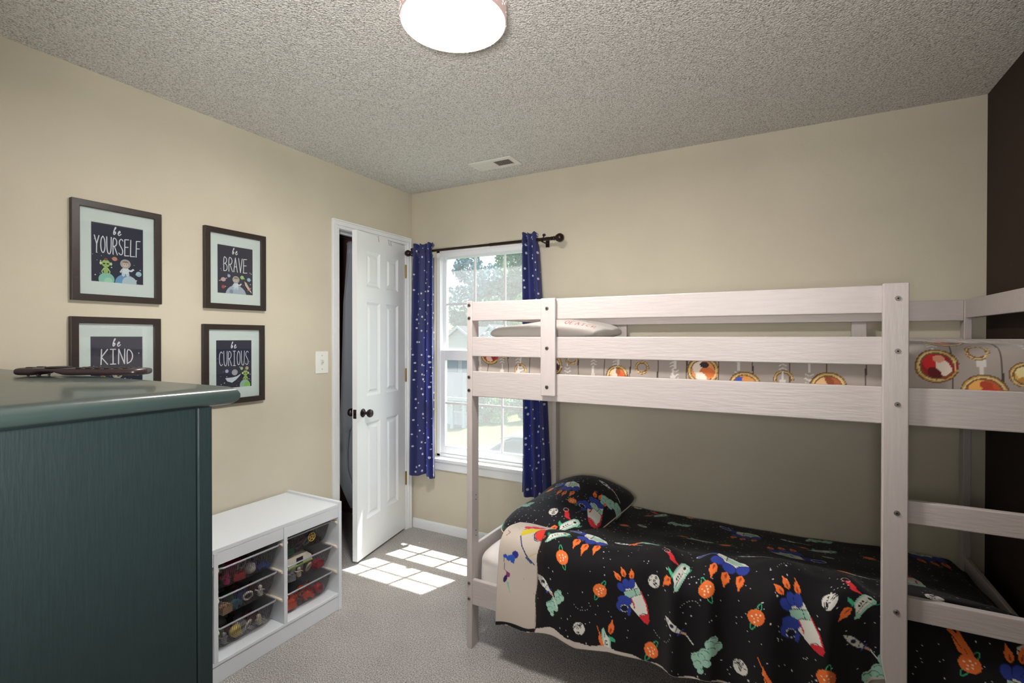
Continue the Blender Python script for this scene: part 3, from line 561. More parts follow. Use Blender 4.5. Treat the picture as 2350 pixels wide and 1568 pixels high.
# ---- mattresses
def mattress(name, x0, x1, y0, y1, z0, z1, m, label):
    o = MB().box(x0, x1, y0, y1, z0, z1).build(name, m, loc=(0, 0, 0), bevel=.035, seg=5, smooth='full'); return tag(o, label, 'mattress')
def sheet_mattress():
    """lower mattress in a loose white fitted sheet"""
    nx, nv = 160, 120; x = np.linspace(1.192, 3.04, nx)
    def prof(x): return [(-.088, .235 + 0 * x), (-.086, .415 + 0 * x), (-.11, .425 + 0 * x), (-.5, .43 + 0 * x), (-.90, .43 + 0 * x), (-.965, .415 + 0 * x), (-.972, .33 + 0 * x), (-.965, .226 + 0 * x)]
    Y, Z, L = loft(prof, x, nv); X = np.repeat(x[:, None], nv, 1); e = sm(0, .07, X - 1.192) * .6 + .4; e2 = np.sqrt(np.clip((X - 1.192) / .05, 0, 1) * (2 - np.clip((X - 1.192) / .05, 0, 1)))
    cz = .33; Z = cz + (Z - cz) * (.62 + .38 * e2); Y = -.525 + (Y + .525) * (.95 + .05 * e2)
    wr = .006 * wob(X * 2, Z * 6 + Y * 2, 51, 8, 5, 22); Z = Z + wr * .6; Y = Y + wr * (Z < .42) * .6; Y = np.maximum(Y, -.980); Z = np.maximum(Z, .2245)
    c = np.empty(X.shape + (3,)); c[:] = lin('d9d4cf'); o = grid_obj('mattress', X, Y, Z, c, cloth_mat('white_sheet'), flip=True)
    bm = bmesh.new(); bm.from_mesh(o.data); eg = [e for e in bm.edges if e.is_boundary]; bmesh.ops.holes_fill(bm, edges=eg, sides=0); bm.to_mesh(o.data); bm.free()
    return tag(o, 'lower bunk mattress in a loose white fitted sheet, seen at the left post', 'mattress')
sheet_mattress()
mattress('mattress', 1.196, 3.065, -.955, -.095, 1.154, 1.330, mat('blue_ticking', '34569c', .8), 'upper bunk mattress with blue side, mostly under grey printed bedding')
# ---- comforter on the lower bunk
def comforter():
    X, Y, Z, T, L = comforter_surface(640, 490); Lm = float(L.mean()); V = T * L; xr = X[:, 0]; Lf = lambda x: float(np.interp(x, xr, L[:, 0]))
    p = Print(X, V, '0b090d'); p.dots(1500, 5, 'd6d6dc', .0012, .0030)
    def A(x, t, ang=0, k=1, fl=1): return p.at(x, t * Lf(x), ang, k, fl)
    for x, t in ((1.72, .87), (2.02, .90), (2.12, .83), (2.5, .90), (2.42, .70), (2.56, .76)): m_arc(A(x, t, 180 * (t > .85)))
    for x, t, a in ((1.629, .76, 65), (1.788, .835, 115), (2.171, .778, 65), (2.326, .814, 108), (1.982, .968, 120), (2.879, .905, 115), (2.523, .905, 100), (1.977, .061, 20), (2.185, .387, 10), (2.72, .25, 40), (1.74, .37, 30), (2.60, .52, 160)): m_planet(A(x, t, 0, 1 if t > .6 else .85), a)
    for i, (x, t) in enumerate(((1.712, .945), (1.987, .792), (2.534, .742), (2.279, .946), (1.70, .064), (2.566, .323), (2.808, .742), (1.80, .30), (3.0, .85))): m_moon(A(x, t), seed=i)
    for x, t, a in ((1.918, .843, -6), (2.462, .795, -8)): m_big(A(x, t, a, .76))
    for x, t, a, f in ((2.99, .955, 20, 1), (2.80, .52, 200, 1)): m_big(A(x, t, a, .85, f), False)
    for x, t, a in ((1.707, .640, 8), (2.233, .672, 10), (2.247, .176, 10), (2.933, .09, -10), (1.62, .35, 0), (2.42, .38, 170)): m_side(A(x, t, a, 1.3))
    for x, t, a, r in ((2.076, .738, 14, 1), (1.822, .985, 170, 0), (2.622, .800, 25, 1), (2.078, .38, 60, 0), (1.83, .12, 20, 1), (1.575, .70, 40, 0), (2.55, .20, 70, 0)): m_shuttle(A(x, t, a, .86), r)
    for x, t, a in ((2.083, .882, 0), (2.620, .90, -4), (1.838, .610, -30), (2.445, .14, -40), (2.30, .52, -40), (2.66, .55, -30)): m_small(A(x, t, a, .86))
    for x, t, a in ((2.171, .932, 8), (1.607, .895, 5), (2.665, .975, 5), (1.930, .569, 60), (1.948, .183, 60), (2.551, .082, 60), (2.40, .58, 70)): m_cloud(A(x, t, a, .95 if t < .9 else 1.15))
    m_small(A(1.575, .862, 10)); A(1.545, .855).line([(0, 0), (.05, .03)], .005, 'd0d6cc')
    for x, t, a in ((1.793, .950, 0), (2.347, .925, -6), (1.885, .57, 30), (2.824, .82, -20), (2.85, .83, -10)): m_comet(A(x, t, a, 1.1))
    # turned-back underside: pale cloth with the same print reversed
    Cb = p.C.copy(); q = Print(X, V, 'bdb2a6'); q.dots(260, 9, '3a3836', .0010, .0022)
    def Q(x, t, ang=0, k=1, fl=1): return q.at(x, t * Lf(x), ang, k, fl)
    Q(1.445, .655).poly([(-.01, -.02), (.02, -.032), (.05, -.036), (.055, -.028), (.03, -.022), (.0, -.01)], 'a8c0c4')
    for dx, dy, r in ((-.022, .000, .017), (.004, -.016, .018), (.036, -.018, .017), (.018, -.006, .014)): q.disc(dx, dy + .01, r, r * .95, 'd02848')
    q.poly([(-.030, .040), (-.004, .020), (.030, .012), (.045, .010), (.046, .045), (.022, .055), (-.012, .075), (-.026, .080)], 'c8b428'); q.line([(-.030, .040), (-.004, .020), (.046, .008)], .003, '20304c')
    q.disc(.068, .062, .030, .042, 'd03428', -12); q.ring(.068, .062, .032, .044, .003, '28304c', -12); q.line([(-.026, .080), (-.006, .125), (.030, .175), (.062, .205)], .005, '243462').line([(.03, .06), (.046, .10), (.066, .11)], .003, '243462').line([(.030, .175), (.072, .155)], .003, 'b8a040')
    q.line([(.020, .172), (.050, .200)], .006, '3a4a78')
    Q(1.395, .79).disc(.018, -.016, .016, .016, '2a2c7c'); q.disc(-.004, 0, .022, .012, '2850a8', -20); q.disc(-.030, -.004, .010, .008, '2850a8'); q.poly([(-.01, 0), (.02, -.004), (.014, .022), (0, .020)], '2850a8')
    q.line([(-.034, .004), (-.032, .05), (-.016, .062)], .003, '5a3c5c'); q.disc(-.012, .070, .012, .009, '7c2c6c', 50); q.disc(-.024, .088, .009, .016, '241c4c', 20); q.poly([(-.018, .10), (-.008, .10), (.006, .15)], '6cb8a0')
    Q(1.36, .70).line([(-.01, 0), (.006, .01), (-.006, .03)], .003, '7c4c5c')
    m = (X < 1.522 + .006 * np.sin(V * 40)) & (T > .585) & (T < .988); p.C[m] = q.C[m]
    hemw = np.interp(X, [1.33, 1.52, 1.53, 1.60, 1.68, 1.85, 1.95, 2.36, 2.39, 2.46, 2.56, 2.70, 3.1], [0, .0, .020, .030, .022, .016, .004, .004, .040, .036, .012, .004, .004]) + .003 * np.sin(X * 60)
    m = (L - V < hemw); p.C[m] = lin('c4bab0')
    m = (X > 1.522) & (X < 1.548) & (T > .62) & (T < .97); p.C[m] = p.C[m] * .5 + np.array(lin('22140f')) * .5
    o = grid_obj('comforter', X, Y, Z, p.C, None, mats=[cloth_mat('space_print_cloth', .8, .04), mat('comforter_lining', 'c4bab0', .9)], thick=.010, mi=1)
    tag(o, 'black comforter printed with rockets and planets hanging over the lower bunk', 'comforter')
comforter()
def pillow(nm, surf, paint, m, label, edge_m):
    t = thing(nm, surf[0][0][0, 0:1].tolist()[0:1] and (float(surf[0][0].mean()), float(surf[0][1].mean()), float(surf[1][2].min())), label, 'pillow')
    n = surf[0][0].shape[0]; a = np.linspace(-1, 1, n); A, B_ = np.meshgrid(a, a, indexing='ij')
    top, bot = surf; co = []; 
    Xc = np.concatenate([top[0], bot[0][::-1]], 0); Yc = np.concatenate([top[1], bot[1][::-1]], 0); Zc = np.concatenate([top[2], bot[2][::-1]], 0)
    c = np.concatenate([paint, paint[::-1]], 0); o = grid_obj('pillow_case', Xc, Yc, Zc, c, m, t)
    # close the seam
    bm = bmesh.new(); bm.from_mesh(o.data); bmesh.ops.remove_doubles(bm, verts=bm.verts, dist=.0004); bmesh.ops.holes_fill(bm, edges=[e for e in bm.edges if e.is_boundary], sides=0); bmesh.ops.recalc_face_normals(bm, faces=bm.faces); bm.to_mesh(o.data); bm.free()
    if edge_m:
        pr = [(float(top[0][i, j]), float(top[1][i, j]), float(top[2][i, j])) for i, j in [(0, k) for k in range(0, n, 4)] + [(k, n - 1) for k in range(0, n, 4)] + [(n - 1, k) for k in range(n - 1, -1, -4)] + [(k, 0) for k in range(n - 1, -1, -4)]]
        MB().tube(pr, .0032, 6).build('piping', edge_m, t, smooth=True)
    return t
s = space_pillow(230); n_ = 230; a_ = np.linspace(-1, 1, n_); A_, B2_ = np.meshgrid(a_, a_, indexing='ij')
p = Print(A_ * .2275, -B2_ * .35, '0e0c13'); p.dots(420, 12, 'd6d6dc', .0012, .0026)
def PA(a, b, ang=0, k=1, fl=1): return p.at(a * .2275, -b * .35, ang, k, fl)
m_planet(PA(.377, -.286, 0, .8), 20); m_planet(PA(-.55, .0, 0, .8), 150); m_moon(PA(.246, -.628)); m_side(PA(.0, .02, -5, 1.1)); m_shuttle(PA(.66, -.70, 20, .9)); m_big(PA(.80, -.15, 5, .8)); m_cloud(PA(.88, .25, 20, 1.1)); m_cloud(PA(-.75, -.5, 60, 1.1)); m_small(PA(.6, .5, -30)); m_comet(PA(-.1, .7, 0)); m_shuttle(PA(-.4, .7, 100))
p.C[(B2_ < -.965)] = lin('3c3434'); p.C[(B2_ < -.90) & (A_ < -.86)] = lin('1f7c60')
pillow('pillow', s, p.C, cloth_mat('space_print_pillow', .75, .06), 'black pillow printed with rockets and planets heaped at the lower bunk head', mat('cream_piping', 'c8bc9c', .8))
# ---- upper bunk bedding: grey print with gold rings, chevron arrows and dark lines
def rings(p, x, v, r, core=None, blot=None):
    p.at(x, v); rr = random.Random(int(x * 999))
    if core: p.disc(0, 0, r, r * .95, core)
    if blot:
        for c, q in zip(blot, ((-.25, -.2, .6), (.3, .1, .5), (-.1, .45, .42), (.1, -.4, .3))): p.disc(q[0] * r, q[1] * r, q[2] * r, q[2] * r * .7, c, rr.uniform(0, 90))
    for k, c in ((1.0, '5e4020'), (.93, 'b08a40'), (.86, 'cdb884'), (.78, '74502a')): p.ring(0, 0, r * k, r * k * .95, .0045, c, rr.uniform(-20, 20), rr.uniform(0, 60), 360)
def arrow(p, x, v, k=1, up=1):
    p.at(x, v, 0 if up > 0 else 180, k)
    for i in range(4): y = -.05 + i * .014; p.line([(-.013, y + .008), (0, y), (.013, y + .008)], .0045, 'c2bcb6')
    p.poly([(-.004, .004), (.004, .004), (.004, .036), (-.004, .036)], 'c2bcb6').poly([(-.010, .036), (.010, .036), (.010, .06), (-.010, .06)], 'c2bcb6')
def duvet():
    X, Y, Z, T, L, Ug = duvet_surface(640, 360); Lm = float(L.mean()); V = T * Lm; p = Print(Ug - .13 + 1.215, V, '958b84')
    ZV = lambda z: Lm - (z - 1.17)              # fabric coordinate of a height on the front face
    k = 0; x = 1.25
    while x < 3.1:
        p.M = (0, 0, 0, 1, 1); pts = [(x + .004 * math.sin(9 * v + k), v) for v in np.linspace(0, Lm, 26)]; p.line(pts, .0038, '3a2c28'); k += 1; x += .106
    for i in range(18):
        for j in range(7): arrow(p, 1.205 + i * .106, .06 + j * .19 + (i % 2) * .095, 1, 1 if i % 2 else -1)
    def fx(px): return 1.215 + (px - 1090) / 955 * 1.45
    fr = [(1120, 1.315, .045, 'b02424', ('c83030', '8a1c1c', 'd8b0a0', 'a83028')), (1222, 1.25, .028, None, None), (1168, 1.325, .026, None, None), (1320, 1.275, .040, 'cdbfb0', ('cf7a30', '3c2820', 'd88a3c', 'b85c20')), (1374, 1.305, .026, None, None), (1500, 1.240, .042, 'b8602c', ('e0b088', 'c84c20', 'd8b090', '8a4818')),
          (1562, 1.275, .024, None, None), (1705, 1.270, .052, 'cf8a58', ('d8c8b8', 'c86c38', 'e0d4c8', '30282c')), (1795, 1.222, .050, 'c88a50', ('2c48a0', 'd8ccc0', '2c48a0', 'c8863c')), (1872, 1.250, .028, None, None), (1955, 1.228, .050, 'a05830', ('d0a878', 'b86030', 'd8c0a0', '804020'))]
    for px, z, r, c, bl in fr: rings(p, fx(px), ZV(z), r, c, bl)
    for X_, z, r, c, bl in ((2.800, 1.305, .050, '8c1a1c', ('c02024', 'e0d0c0', '5c1014', 'd89478')), (2.895, 1.350, .026, None, None), (2.905, 1.232, .052, 'b4501c', ('d8a050', 'c02818', 'd8b478', 'a03818')), (2.995, 1.285, .036, 'caa040', ('d8c890', '8a5c1c', 'b08030', '5a3a14')), (2.83, 1.42, .05, 'c87850', ('e0d0c0', '404040', 'c84c30', 'd8b090'))): rings(p, X_, ZV(z), r, c, bl)
    r = random.Random(4)
    for i in range(14): rings(p, 1.3 + r.random() * 1.75, .1 + r.random() * (Lm - .5), .045, 'b8602c', ('e0b088', 'c84c20', 'd8b090', '8a4818'))
    for px in (1215, 1160, 1435, 1495, 1637, 1870): arrow(p, fx(px), ZV(1.28), .9)
    o = grid_obj('duvet', X, Y, Z, p.C, cloth_mat('grey_ring_print', .85), flip=True)
    s = o.modifiers.new('thickness', 'SOLIDIFY'); s.thickness = .004; s.offset = -1
    tag(o, 'grey bedding with gold rings, red discs and arrows on the upper bunk', 'duvet')
duvet()
s = pale_pillow(230); a_ = np.linspace(-1, 1, 230); A_, B2_ = np.meshgrid(a_, a_, indexing='ij'); p = Print(A_ * .25, -B2_ * .33, 'b9b2ac'); p.at(.095, .225, -6, 1)
LET = {'S': [[(.9, .15), (.4, 0), (.1, .2), (.2, .42), (.8, .58), (.9, .8), (.6, 1), (.1, .88)]], 'O': [[(.5, 0), (.1, .3), (.1, .7), (.5, 1), (.9, .7), (.9, .3), (.5, 0)]], 'N': [[(.1, 1), (.1, 0), (.9, 1), (.9, 0)]], 'I': [[(.5, 0), (.5, 1)]], 'C': [[(.9, .15), (.5, 0), (.1, .35), (.1, .7), (.5, 1), (.9, .85)]],
       'A': [[(.1, 1), (.5, 0), (.9, 1)], [(.25, .65), (.75, .65)]], 'T': [[(.1, 0), (.9, 0)], [(.5, 0), (.5, 1)]], 'E': [[(.9, 0), (.1, 0), (.1, 1), (.9, 1)], [(.1, .5), (.7, .5)]], 'R': [[(.1, 1), (.1, 0), (.7, .08), (.75, .4), (.1, .52), (.9, 1)]]}
for i, ch in enumerate('OEATCR'):
    for st in LET[ch]: p.line([(i * .023 + u * .019, v * .060) for u, v in st], .0042, 'a8302c')
p.at(0, 0)
for pts in ([(-.03, .05), (.05, .09)], [(.04, .02), (.09, .09)], [(.08, .0), (.14, .08)], [(.13, .0), (.15, .05)]): p.line(pts, .009, '4a3c30'); p.line([(u + .006, v - .004) for u, v in pts], .003, 'b09048')
pillow('pillow', s, p.C, cloth_mat('pale_pillow_cloth', .8, .3, .1), 'pale grey pillow with red lettering behind the upper bunk guard rail', None)
# ================================================================ STORAGE UNIT WITH MESH BASKETS
su = mat('white_laminate', 'dfe5ea', .38); beige = mat('cream_plastic', 'd8ccb8', .4)
Y1, Y0 = -1.052, -2.045; SX = .418
st = thing('storage_unit', (.21, -1.55, 0), 'low white storage unit with mesh basket columns against the left wall', 'storage unit')
def S(name, *a, bev=.0015, m=su): return MB().box(*a).build(name, m, st, bevel=bev)
S('side_panel', .014, SX, Y1 - .018, Y1, 0, .552); S('side_panel', .014, SX, Y0, Y0 + .018, 0, .552)
cols = [(-1.070, -1.368), (-1.386, -1.686), (-1.704, -2.027)]
S('top_panel', .014, SX - .004, Y0 + .018, Y1 - .018, .525, .542); S('bottom_shelf', .014, SX - .003, Y0 + .018, Y1 - .018, .072, .086)
S('plinth', SX - .020, SX - .006, Y0 + .018, Y1 - .018, 0, .072); S('back_panel', .014, .018, Y0 + .018, Y1 - .018, .086, .525)
for y in (-1.386, -1.704): S('divider', .018, SX - .002, y, y + .018, .086, .525)
for ya, yb in cols: S('fascia', SX - .018, SX - .005, yb, ya, .474, .525)
RZ = (.452, .327, .198)
for ci, (ya, yb) in enumerate(cols):
    for z in RZ:
        for y, s_ in ((ya, -1), (yb, 1)):
            pts = [(.05, y, z - .012), (.05, y + s_ * .013, z - .004), (.05, y + s_ * .013, z + .003), (.05, y, z + .003)]
            MB().prism(pts, (.345, 0, 0)).prism([(.395, y, z - .012), (.395, y + s_ * .013, z - .004), (.395, y + s_ * .013, z + .003), (.395, y, z + .003)], (.012, -s_ * .004, -.004)).build('basket_rail', beige, st, bevel=.001)
def mesh_mat():
    m = bpy.data.materials.new('dark_wire_mesh'); m.use_nodes = True; n = m.node_tree.nodes; l = m.node_tree.links; b = n['Principled BSDF']; b.inputs['Base Color'].default_value = (*lin('5a5458'), 1); b.inputs['Metallic'].default_value = .6; b.inputs['Roughness'].default_value = .4
    uv = n.new('ShaderNodeUVMap'); sp = n.new('ShaderNodeSeparateXYZ'); mp = n.new('ShaderNodeMapping'); mp.inputs['Rotation'].default_value = (0, 0, .7); mp.inputs['Scale'].default_value = (1 / .0050,) * 3; l.new(uv.outputs[0], mp.inputs[0]); l.new(mp.outputs[0], sp.inputs[0]); o = []
    for k in (0, 1):
        f = n.new('ShaderNodeMath'); f.operation = 'FRACT'; l.new(sp.outputs[k], f.inputs[0]); g = n.new('ShaderNodeMath'); g.operation = 'GREATER_THAN'; g.inputs[1].default_value = .22; l.new(f.outputs[0], g.inputs[0]); o.append(g)
    mu = n.new('ShaderNodeMath'); mu.operation = 'MULTIPLY'; l.new(o[0].outputs[0], mu.inputs[0]); l.new(o[1].outputs[0], mu.inputs[1]); iv = n.new('ShaderNodeMath'); iv.operation = 'SUBTRACT'; iv.inputs[0].default_value = 1; l.new(mu.outputs[0], iv.inputs[1]); l.new(iv.outputs[0], b.inputs['Alpha']); return m
wm = mesh_mat(); rim_m = mat('basket_rim', 'b4b4bc', .35, metal=.4)
NM = [('top', 'middle', 'bottom')[i] for i in range(3)]; CN = ['right', 'left']
def basket(ci, k, pull):
    ya, yb = cols[ci]; z = RZ[k]; x0, x1 = .065, .392 + pull; y0, y1 = yb + .015, ya - .015; d = .098 if k < 2 else .100
    t = thing('mesh_basket', ((x0 + x1) / 2, (ya + yb) / 2, z - d), f'dark wire mesh basket of toys, {NM[k]} of the {CN[ci]} column in the white storage unit', 'basket', 'mesh baskets in the white storage unit')
    MB().tube([(x0, y0, z), (x1 - .01, y0, z), (x1, y0 + .01, z), (x1, y1 - .01, z), (x1 - .01, y1, z), (x0, y1, z), (x0, y0, z)], .0042, 8).build('rim', rim_m, t, smooth=True)
    b = MB(); uv = []; ti = .022; R = .018
    def loop(ins, zz, n=6):
        pts = []
        for cx, cy, a0 in ((x1 - ins - R, y1 - ins - R, 0), (x0 + ins + R, y1 - ins - R, 90), (x0 + ins + R, y0 + ins + R, 180), (x1 - ins - R, y0 + ins + R, 270)):
            for q in range(n): a = math.radians(a0 + 90 * q / (n - 1)); pts.append((cx + R * math.cos(a), cy + R * math.sin(a), zz))
        return pts + [pts[0]]
    ls = [loop(.001, z), loop(ti * .6, z - d * .6), loop(ti, z - d + .012), loop(ti + .010, z - d + .001)]; m_ = len(ls[0])
    for li_, lp in enumerate(ls):
        s = 0
        for i, q in enumerate(lp):
            if i: s += math.dist(lp[i], lp[i - 1])
            b.v.append(q); uv.append((s, z - q[2]))
    for r in range(3): b.f += [(r * m_ + i, r * m_ + i + 1, (r + 1) * m_ + i + 1, (r + 1) * m_ + i) for i in range(m_ - 1)]
    base = len(b.v); b.v += [q for q in ls[-1][:-1]]; uv += [(q[0], q[1]) for q in ls[-1][:-1]]; b.f.append(tuple(range(base, base + m_ - 1)))
    b.mi = [0] * len(b.f); b.uv = uv; o = b.build('mesh_body', wm, t, smooth='open'); return (x0 + ti + .014, x1 - ti - .004, y0 + ti + .004, y1 - ti - .004, z - d + .002)
TC = {'red': 'b02430', 'orange': 'e0501c', 'magenta': 'c8286c', 'white': 'd8d4cc', 'blue': '3450a0', 'green': '1f6c48', 'yellow': 'd8c060', 'tan': 'b08c6c', 'maroon': '5c1c24', 'purple': '5c4a6c', 'black': '241c20', 'grey': '8a8c90', 'teal': '2c7078', 'pink': 'd88a9c', 'cream': 'd0c4ac', 'brown': '6c4430', 'lime': '84b048', 'navy': '24305c'}
def toy(kind, col, c, r, rnd):
    b = MB(); x, y, z = 0, 0, r
    if kind == 'block':
        h = r * .82; b.box(-h, h, -h * 1.15, h * 1.15, 0, h * 1.5)
        for i in (-1, 1):
            for j in (-1, 1): b.cyl((i * h * .45, j * h * .5, h * 1.5), (i * h * .45, j * h * .5, h * 1.75), h * .26, n=10)
    elif kind == 'ball': b.ball((0, 0, r), r)
    elif kind == 'ring': b.tube([(r * .95 * math.cos(a) * .35, r * .75 * math.sin(a), r * .95 + r * .75 * math.cos(a)) for a in [2 * PI * i / 20 for i in range(21)]], r * .2, 8)
    elif kind == 'car':
        b.prism([(-r * .5, -r * 1.1, r * .3), (-r * .5, r * 1.1, r * .3), (-r * .5, r * 1.05, r * .75), (-r * .5, r * .5, r * .85), (-r * .5, r * .2, r * 1.3), (-r * .5, -r * .5, r * 1.3), (-r * .5, -r * .8, r * .85), (-r * .5, -r * 1.1, r * .75)], (r, 0, 0))
        for i in (-1, 1):
            for j in (-.65, .65): b.cyl((i * r * .5, j * r, r * .3), (i * r * .62, j * r, r * .3), r * .3, n=12)
    elif kind == 'cone': b.lathe([(r * .9, 0), (r * .9, r * .2), (r * .5, r * .25), (r * .12, r * 1.8), (.001, r * 1.85)], (0, 0, 0), 'z', 16)
    elif kind == 'figure':
        b.lathe([(.001, 0), (r * .45, 0), (r * .5, r * .6), (r * .35, r * 1.1), (r * .12, r * 1.2)], (0, 0, 0), 'z', 14).ball((0, 0, r * 1.5), r * .38, n=8).tube([(0, -r * .3, r * .95), (0, -r * .9, r * 1.25)], r * .12, 6).tube([(0, r * .3, r * .95), (0, r * .9, r * .7)], r * .12, 6)
    elif kind == 'disc': b.lathe([(.001, -.002), (r * 1.0, -.002), (r * 1.0, .002), (r * .8, .003), (.001, .003)], (0, 0, r), 'x', 22)
    elif kind == 'brick':
        h = r * .7; b.box(-h * .8, h * .8, -h * 1.8, h * 1.8, 0, h)
        for j in (-1.2, -.4, .4, 1.2): b.cyl((0, j * h, h), (0, j * h, h * 1.3), h * .3, n=10)
    o = b.build('toy_' + kind, mat('toy_' + col, TC[col], .4), loc=c, local=True, smooth=kind in ('ball', 'ring', 'figure', 'cone', 'disc'), bevel=.0012 if kind in ('block', 'brick', 'car') else 0)
    o.rotation_euler = (0, 0, rnd.uniform(-.5, .5) if kind != 'brick' else rnd.uniform(-.15, .15)); return o
CT = {(0, 0): [('block', 'green'), ('ring', 'purple'), ('ring', 'grey'), ('car', 'black'), ('ball', 'teal'), ('figure', 'maroon'), ('brick', 'brown'), ('block', 'navy'), ('cone', 'black'), ('ball', 'grey'), ('figure', 'teal'), ('car', 'green')],
      (0, 1): [('block', 'grey'), ('figure', 'cream'), ('ring', 'cream'), ('block', 'red'), ('car', 'pink'), ('ball', 'white'), ('figure', 'white'), ('ring', 'red'), ('brick', 'maroon'), ('cone', 'cream'), ('car', 'red')],
      (0, 2): [('block', 'orange'), ('figure', 'brown'), ('car', 'orange'), ('ball', 'red'), ('figure', 'maroon'), ('brick', 'orange'), ('ring', 'orange'), ('cone', 'red')],
      (1, 0): [('figure', 'magenta'), ('block', 'red'), ('ball', 'white'), ('car', 'blue'), ('brick', 'red'), ('ball', 'magenta'), ('ring', 'white'), ('figure', 'blue'), ('cone', 'orange'), ('brick', 'cream'), ('block', 'magenta'), ('car', 'maroon')],
      (1, 1): [('block', 'tan'), ('car', 'teal'), ('ring', 'white'), ('figure', 'white'), ('brick', 'white'), ('ball', 'green'), ('block', 'blue'), ('figure', 'maroon'), ('cone', 'brown'), ('brick', 'navy'), ('ball', 'brown')],
      (1, 2): [('figure', 'grey'), ('ball', 'yellow'), ('ring', 'white'), ('figure', 'cream'), ('block', 'lime'), ('car', 'maroon'), ('brick', 'white'), ('block', 'maroon'), ('cone', 'cream'), ('ball', 'grey'), ('figure', 'black')]}
SHN = {'block': 'studded toy block', 'ball': 'toy ball', 'ring': 'toy ring', 'car': 'toy car', 'cone': 'toy cone', 'figure': 'toy figure', 'disc': 'toy disc', 'brick': 'long toy brick'}
rnd = random.Random(11)
for ci in (0, 1):
    for k in range(3):
        bx0, bx1, by0, by1, bz = basket(ci, k, {(0, 0): -.012, (1, 0): .016, (1, 2): -.006}.get((ci, k), 0))
        L_ = CT[(ci, k)]; i = 0
        for xi in range(3):
            for yi in range(4):
                if i >= len(L_): break
                kind, col = L_[i]; r = .0245 if xi == 0 else .0265; cy = by0 + (by1 - by0) * (yi + .5) / 4 + rnd.uniform(-.003, .003); cx = bx1 - .026 - xi * .062
                o = toy(kind, col, (cx, cy, bz + .0008), r, rnd); tag(o, f'{col} {SHN[kind]} in the {NM[k]} mesh basket of the {CN[ci]} column', 'toy', f'toys in the {NM[k]} basket of the {CN[ci]} column'); i += 1
# white toy building and the gilt badge
ya, yb = cols[0]
t = thing('toy_house', (.30, -1.28, .285), 'white toy building with a dark square window on top of the right middle basket', 'toy')
tb = MB().prism([(.34, -1.335, .283), (.34, -1.165, .283), (.34, -1.175, .312), (.34, -1.200, .334), (.34, -1.315, .334)], (-.13, 0, .0)).build('toy_body', mat('toy_cream_white', 'd4d0c0', .45), t, bevel=.002)
MB().box(.3402, .3415, -1.262, -1.225, .291, .322).build('dark_window', mat('toy_black', TC['black'], .4), t); MB().box(.3402, .346, -1.33, -1.17, .2835, .288).build('base_strip', mat('toy_lime', TC['lime'], .5), t)
badge = MB(); gc = (.3795, -1.205, .415)
badge.tube([(gc[0], gc[1] + .020 * math.cos(a), gc[2] + .020 * math.sin(a)) for a in [2 * PI * i / 24 for i in range(25)]], .0022, 6)
for i in range(5): a, b2 = PI / 2 + i * 4 * PI / 5, PI / 2 + (i + 1) * 4 * PI / 5; badge.tube([(gc[0], gc[1] + .018 * math.cos(a), gc[2] + .018 * math.sin(a)), (gc[0], gc[1] + .018 * math.cos(b2), gc[2] + .018 * math.sin(b2))], .0015, 5)
tag(badge.build('badge', mat('gilt', 'c8a850', .4, metal=.4), smooth=True), 'round gilt star badge hanging on the front of the right top basket', 'badge')
# ================================================================ DRESSER
dk = mat('green_black_paint', '1c2829', .42, bump=.06, bscale=30, var=.06, vscale=26, stretch=(9, 9, 1)); dkt = mat('green_black_top', '2a3634', .34, bump=.04, bscale=30, var=.06, vscale=12, coat=.25)
d = thing('dresser', (.83, -2.66, 0), 'large green-black wooden dresser beside the near wall', 'dresser')
DX0, DX1, DF, DB, DT = .03, 1.624, -2.419, -2.920, 1.312
def D(name, *a, bev=.002, m=dk): return MB().box(*a).build(name, m, d, bevel=bev)
def top_slab():
    b = MB(); ov = .028; prof = [(0, DT), (.0, DT)]; n = 9; th = .030
    ring_ = lambda e, z: [(DX0 - .005, DB + .01, z), (DX1 + e, DB + .01, z), (DX1 + e, DF + e, z), (DX0 - .005 - 0 * e, DF + e, z)]
    ls = [ring_(ov - .019 + .019 * math.cos(a) if i else ov - .019, DT - .015 + .015 * math.sin(a)) for i, a in enumerate([PI / 2 - PI * k / n for k in range(n + 1)])] + [ring_(ov - .022, DT - .030)]
    vs = [v for l_ in ls for v in l_]; m_ = len(ls); fs = [(i * 4 + k, i * 4 + (k + 1) % 4, i * 4 + 4 + (k + 1) % 4, i * 4 + 4 + k) for i in range(m_ - 1) for k in range(4)] + [(0, 1, 2, 3), tuple(range(m_ * 4 - 4, m_ * 4))]
    return b.add(vs, fs)
top_slab().build('dresser_top', dkt, d, smooth=True)
for x in (DX1 - .030, DX0):
    D('leg', x, x + .030, DF - .022, DF, 0, DT - .030); D('leg', x, x + .030, DB, DB + .040, 0, DT - .030)
    D('side_panel', x + (.0015 if x > 1 else 0), x + (.0285), DB + .0405, DF - .0235, .07, DT - .0305, bev=.001)
D('back_panel', DX0 + .03, DX1 - .03, DB + .004, DB + .012, .08, DT - .031)
D('bottom_rail', DX0 + .03, DX1 - .03, DF - .022, DF - .002, .08, .13); D('top_rail', DX0 + .03, DX1 - .03, DF - .022, DF - .002, DT - .055, DT - .031); D('centre_stile', .807, .847, DF - .022, DF - .002, .13, DT - .055)
kn_m = mat('dark_knob', '241f1e', .35)
for i in range(4):
    for x0, x1 in ((DX0 + .033, .804), (.850, DX1 - .033)):
        z0 = .133 + i * .2815; f = D('drawer', x0, x1, DF - .40, DF - .001, z0, z0 + .277, bev=.003)
        for q in (.25, .75): x = x0 + (x1 - x0) * q; MB().lathe([(.001, 0), (.008, 0), (.007, .012), (.016, .018), (.018, .026), (.012, .032), (.001, .033)], (x, DF - .001, z0 + .14), 'y', 16).build('drawer_knob', kn_m, f, smooth=True)
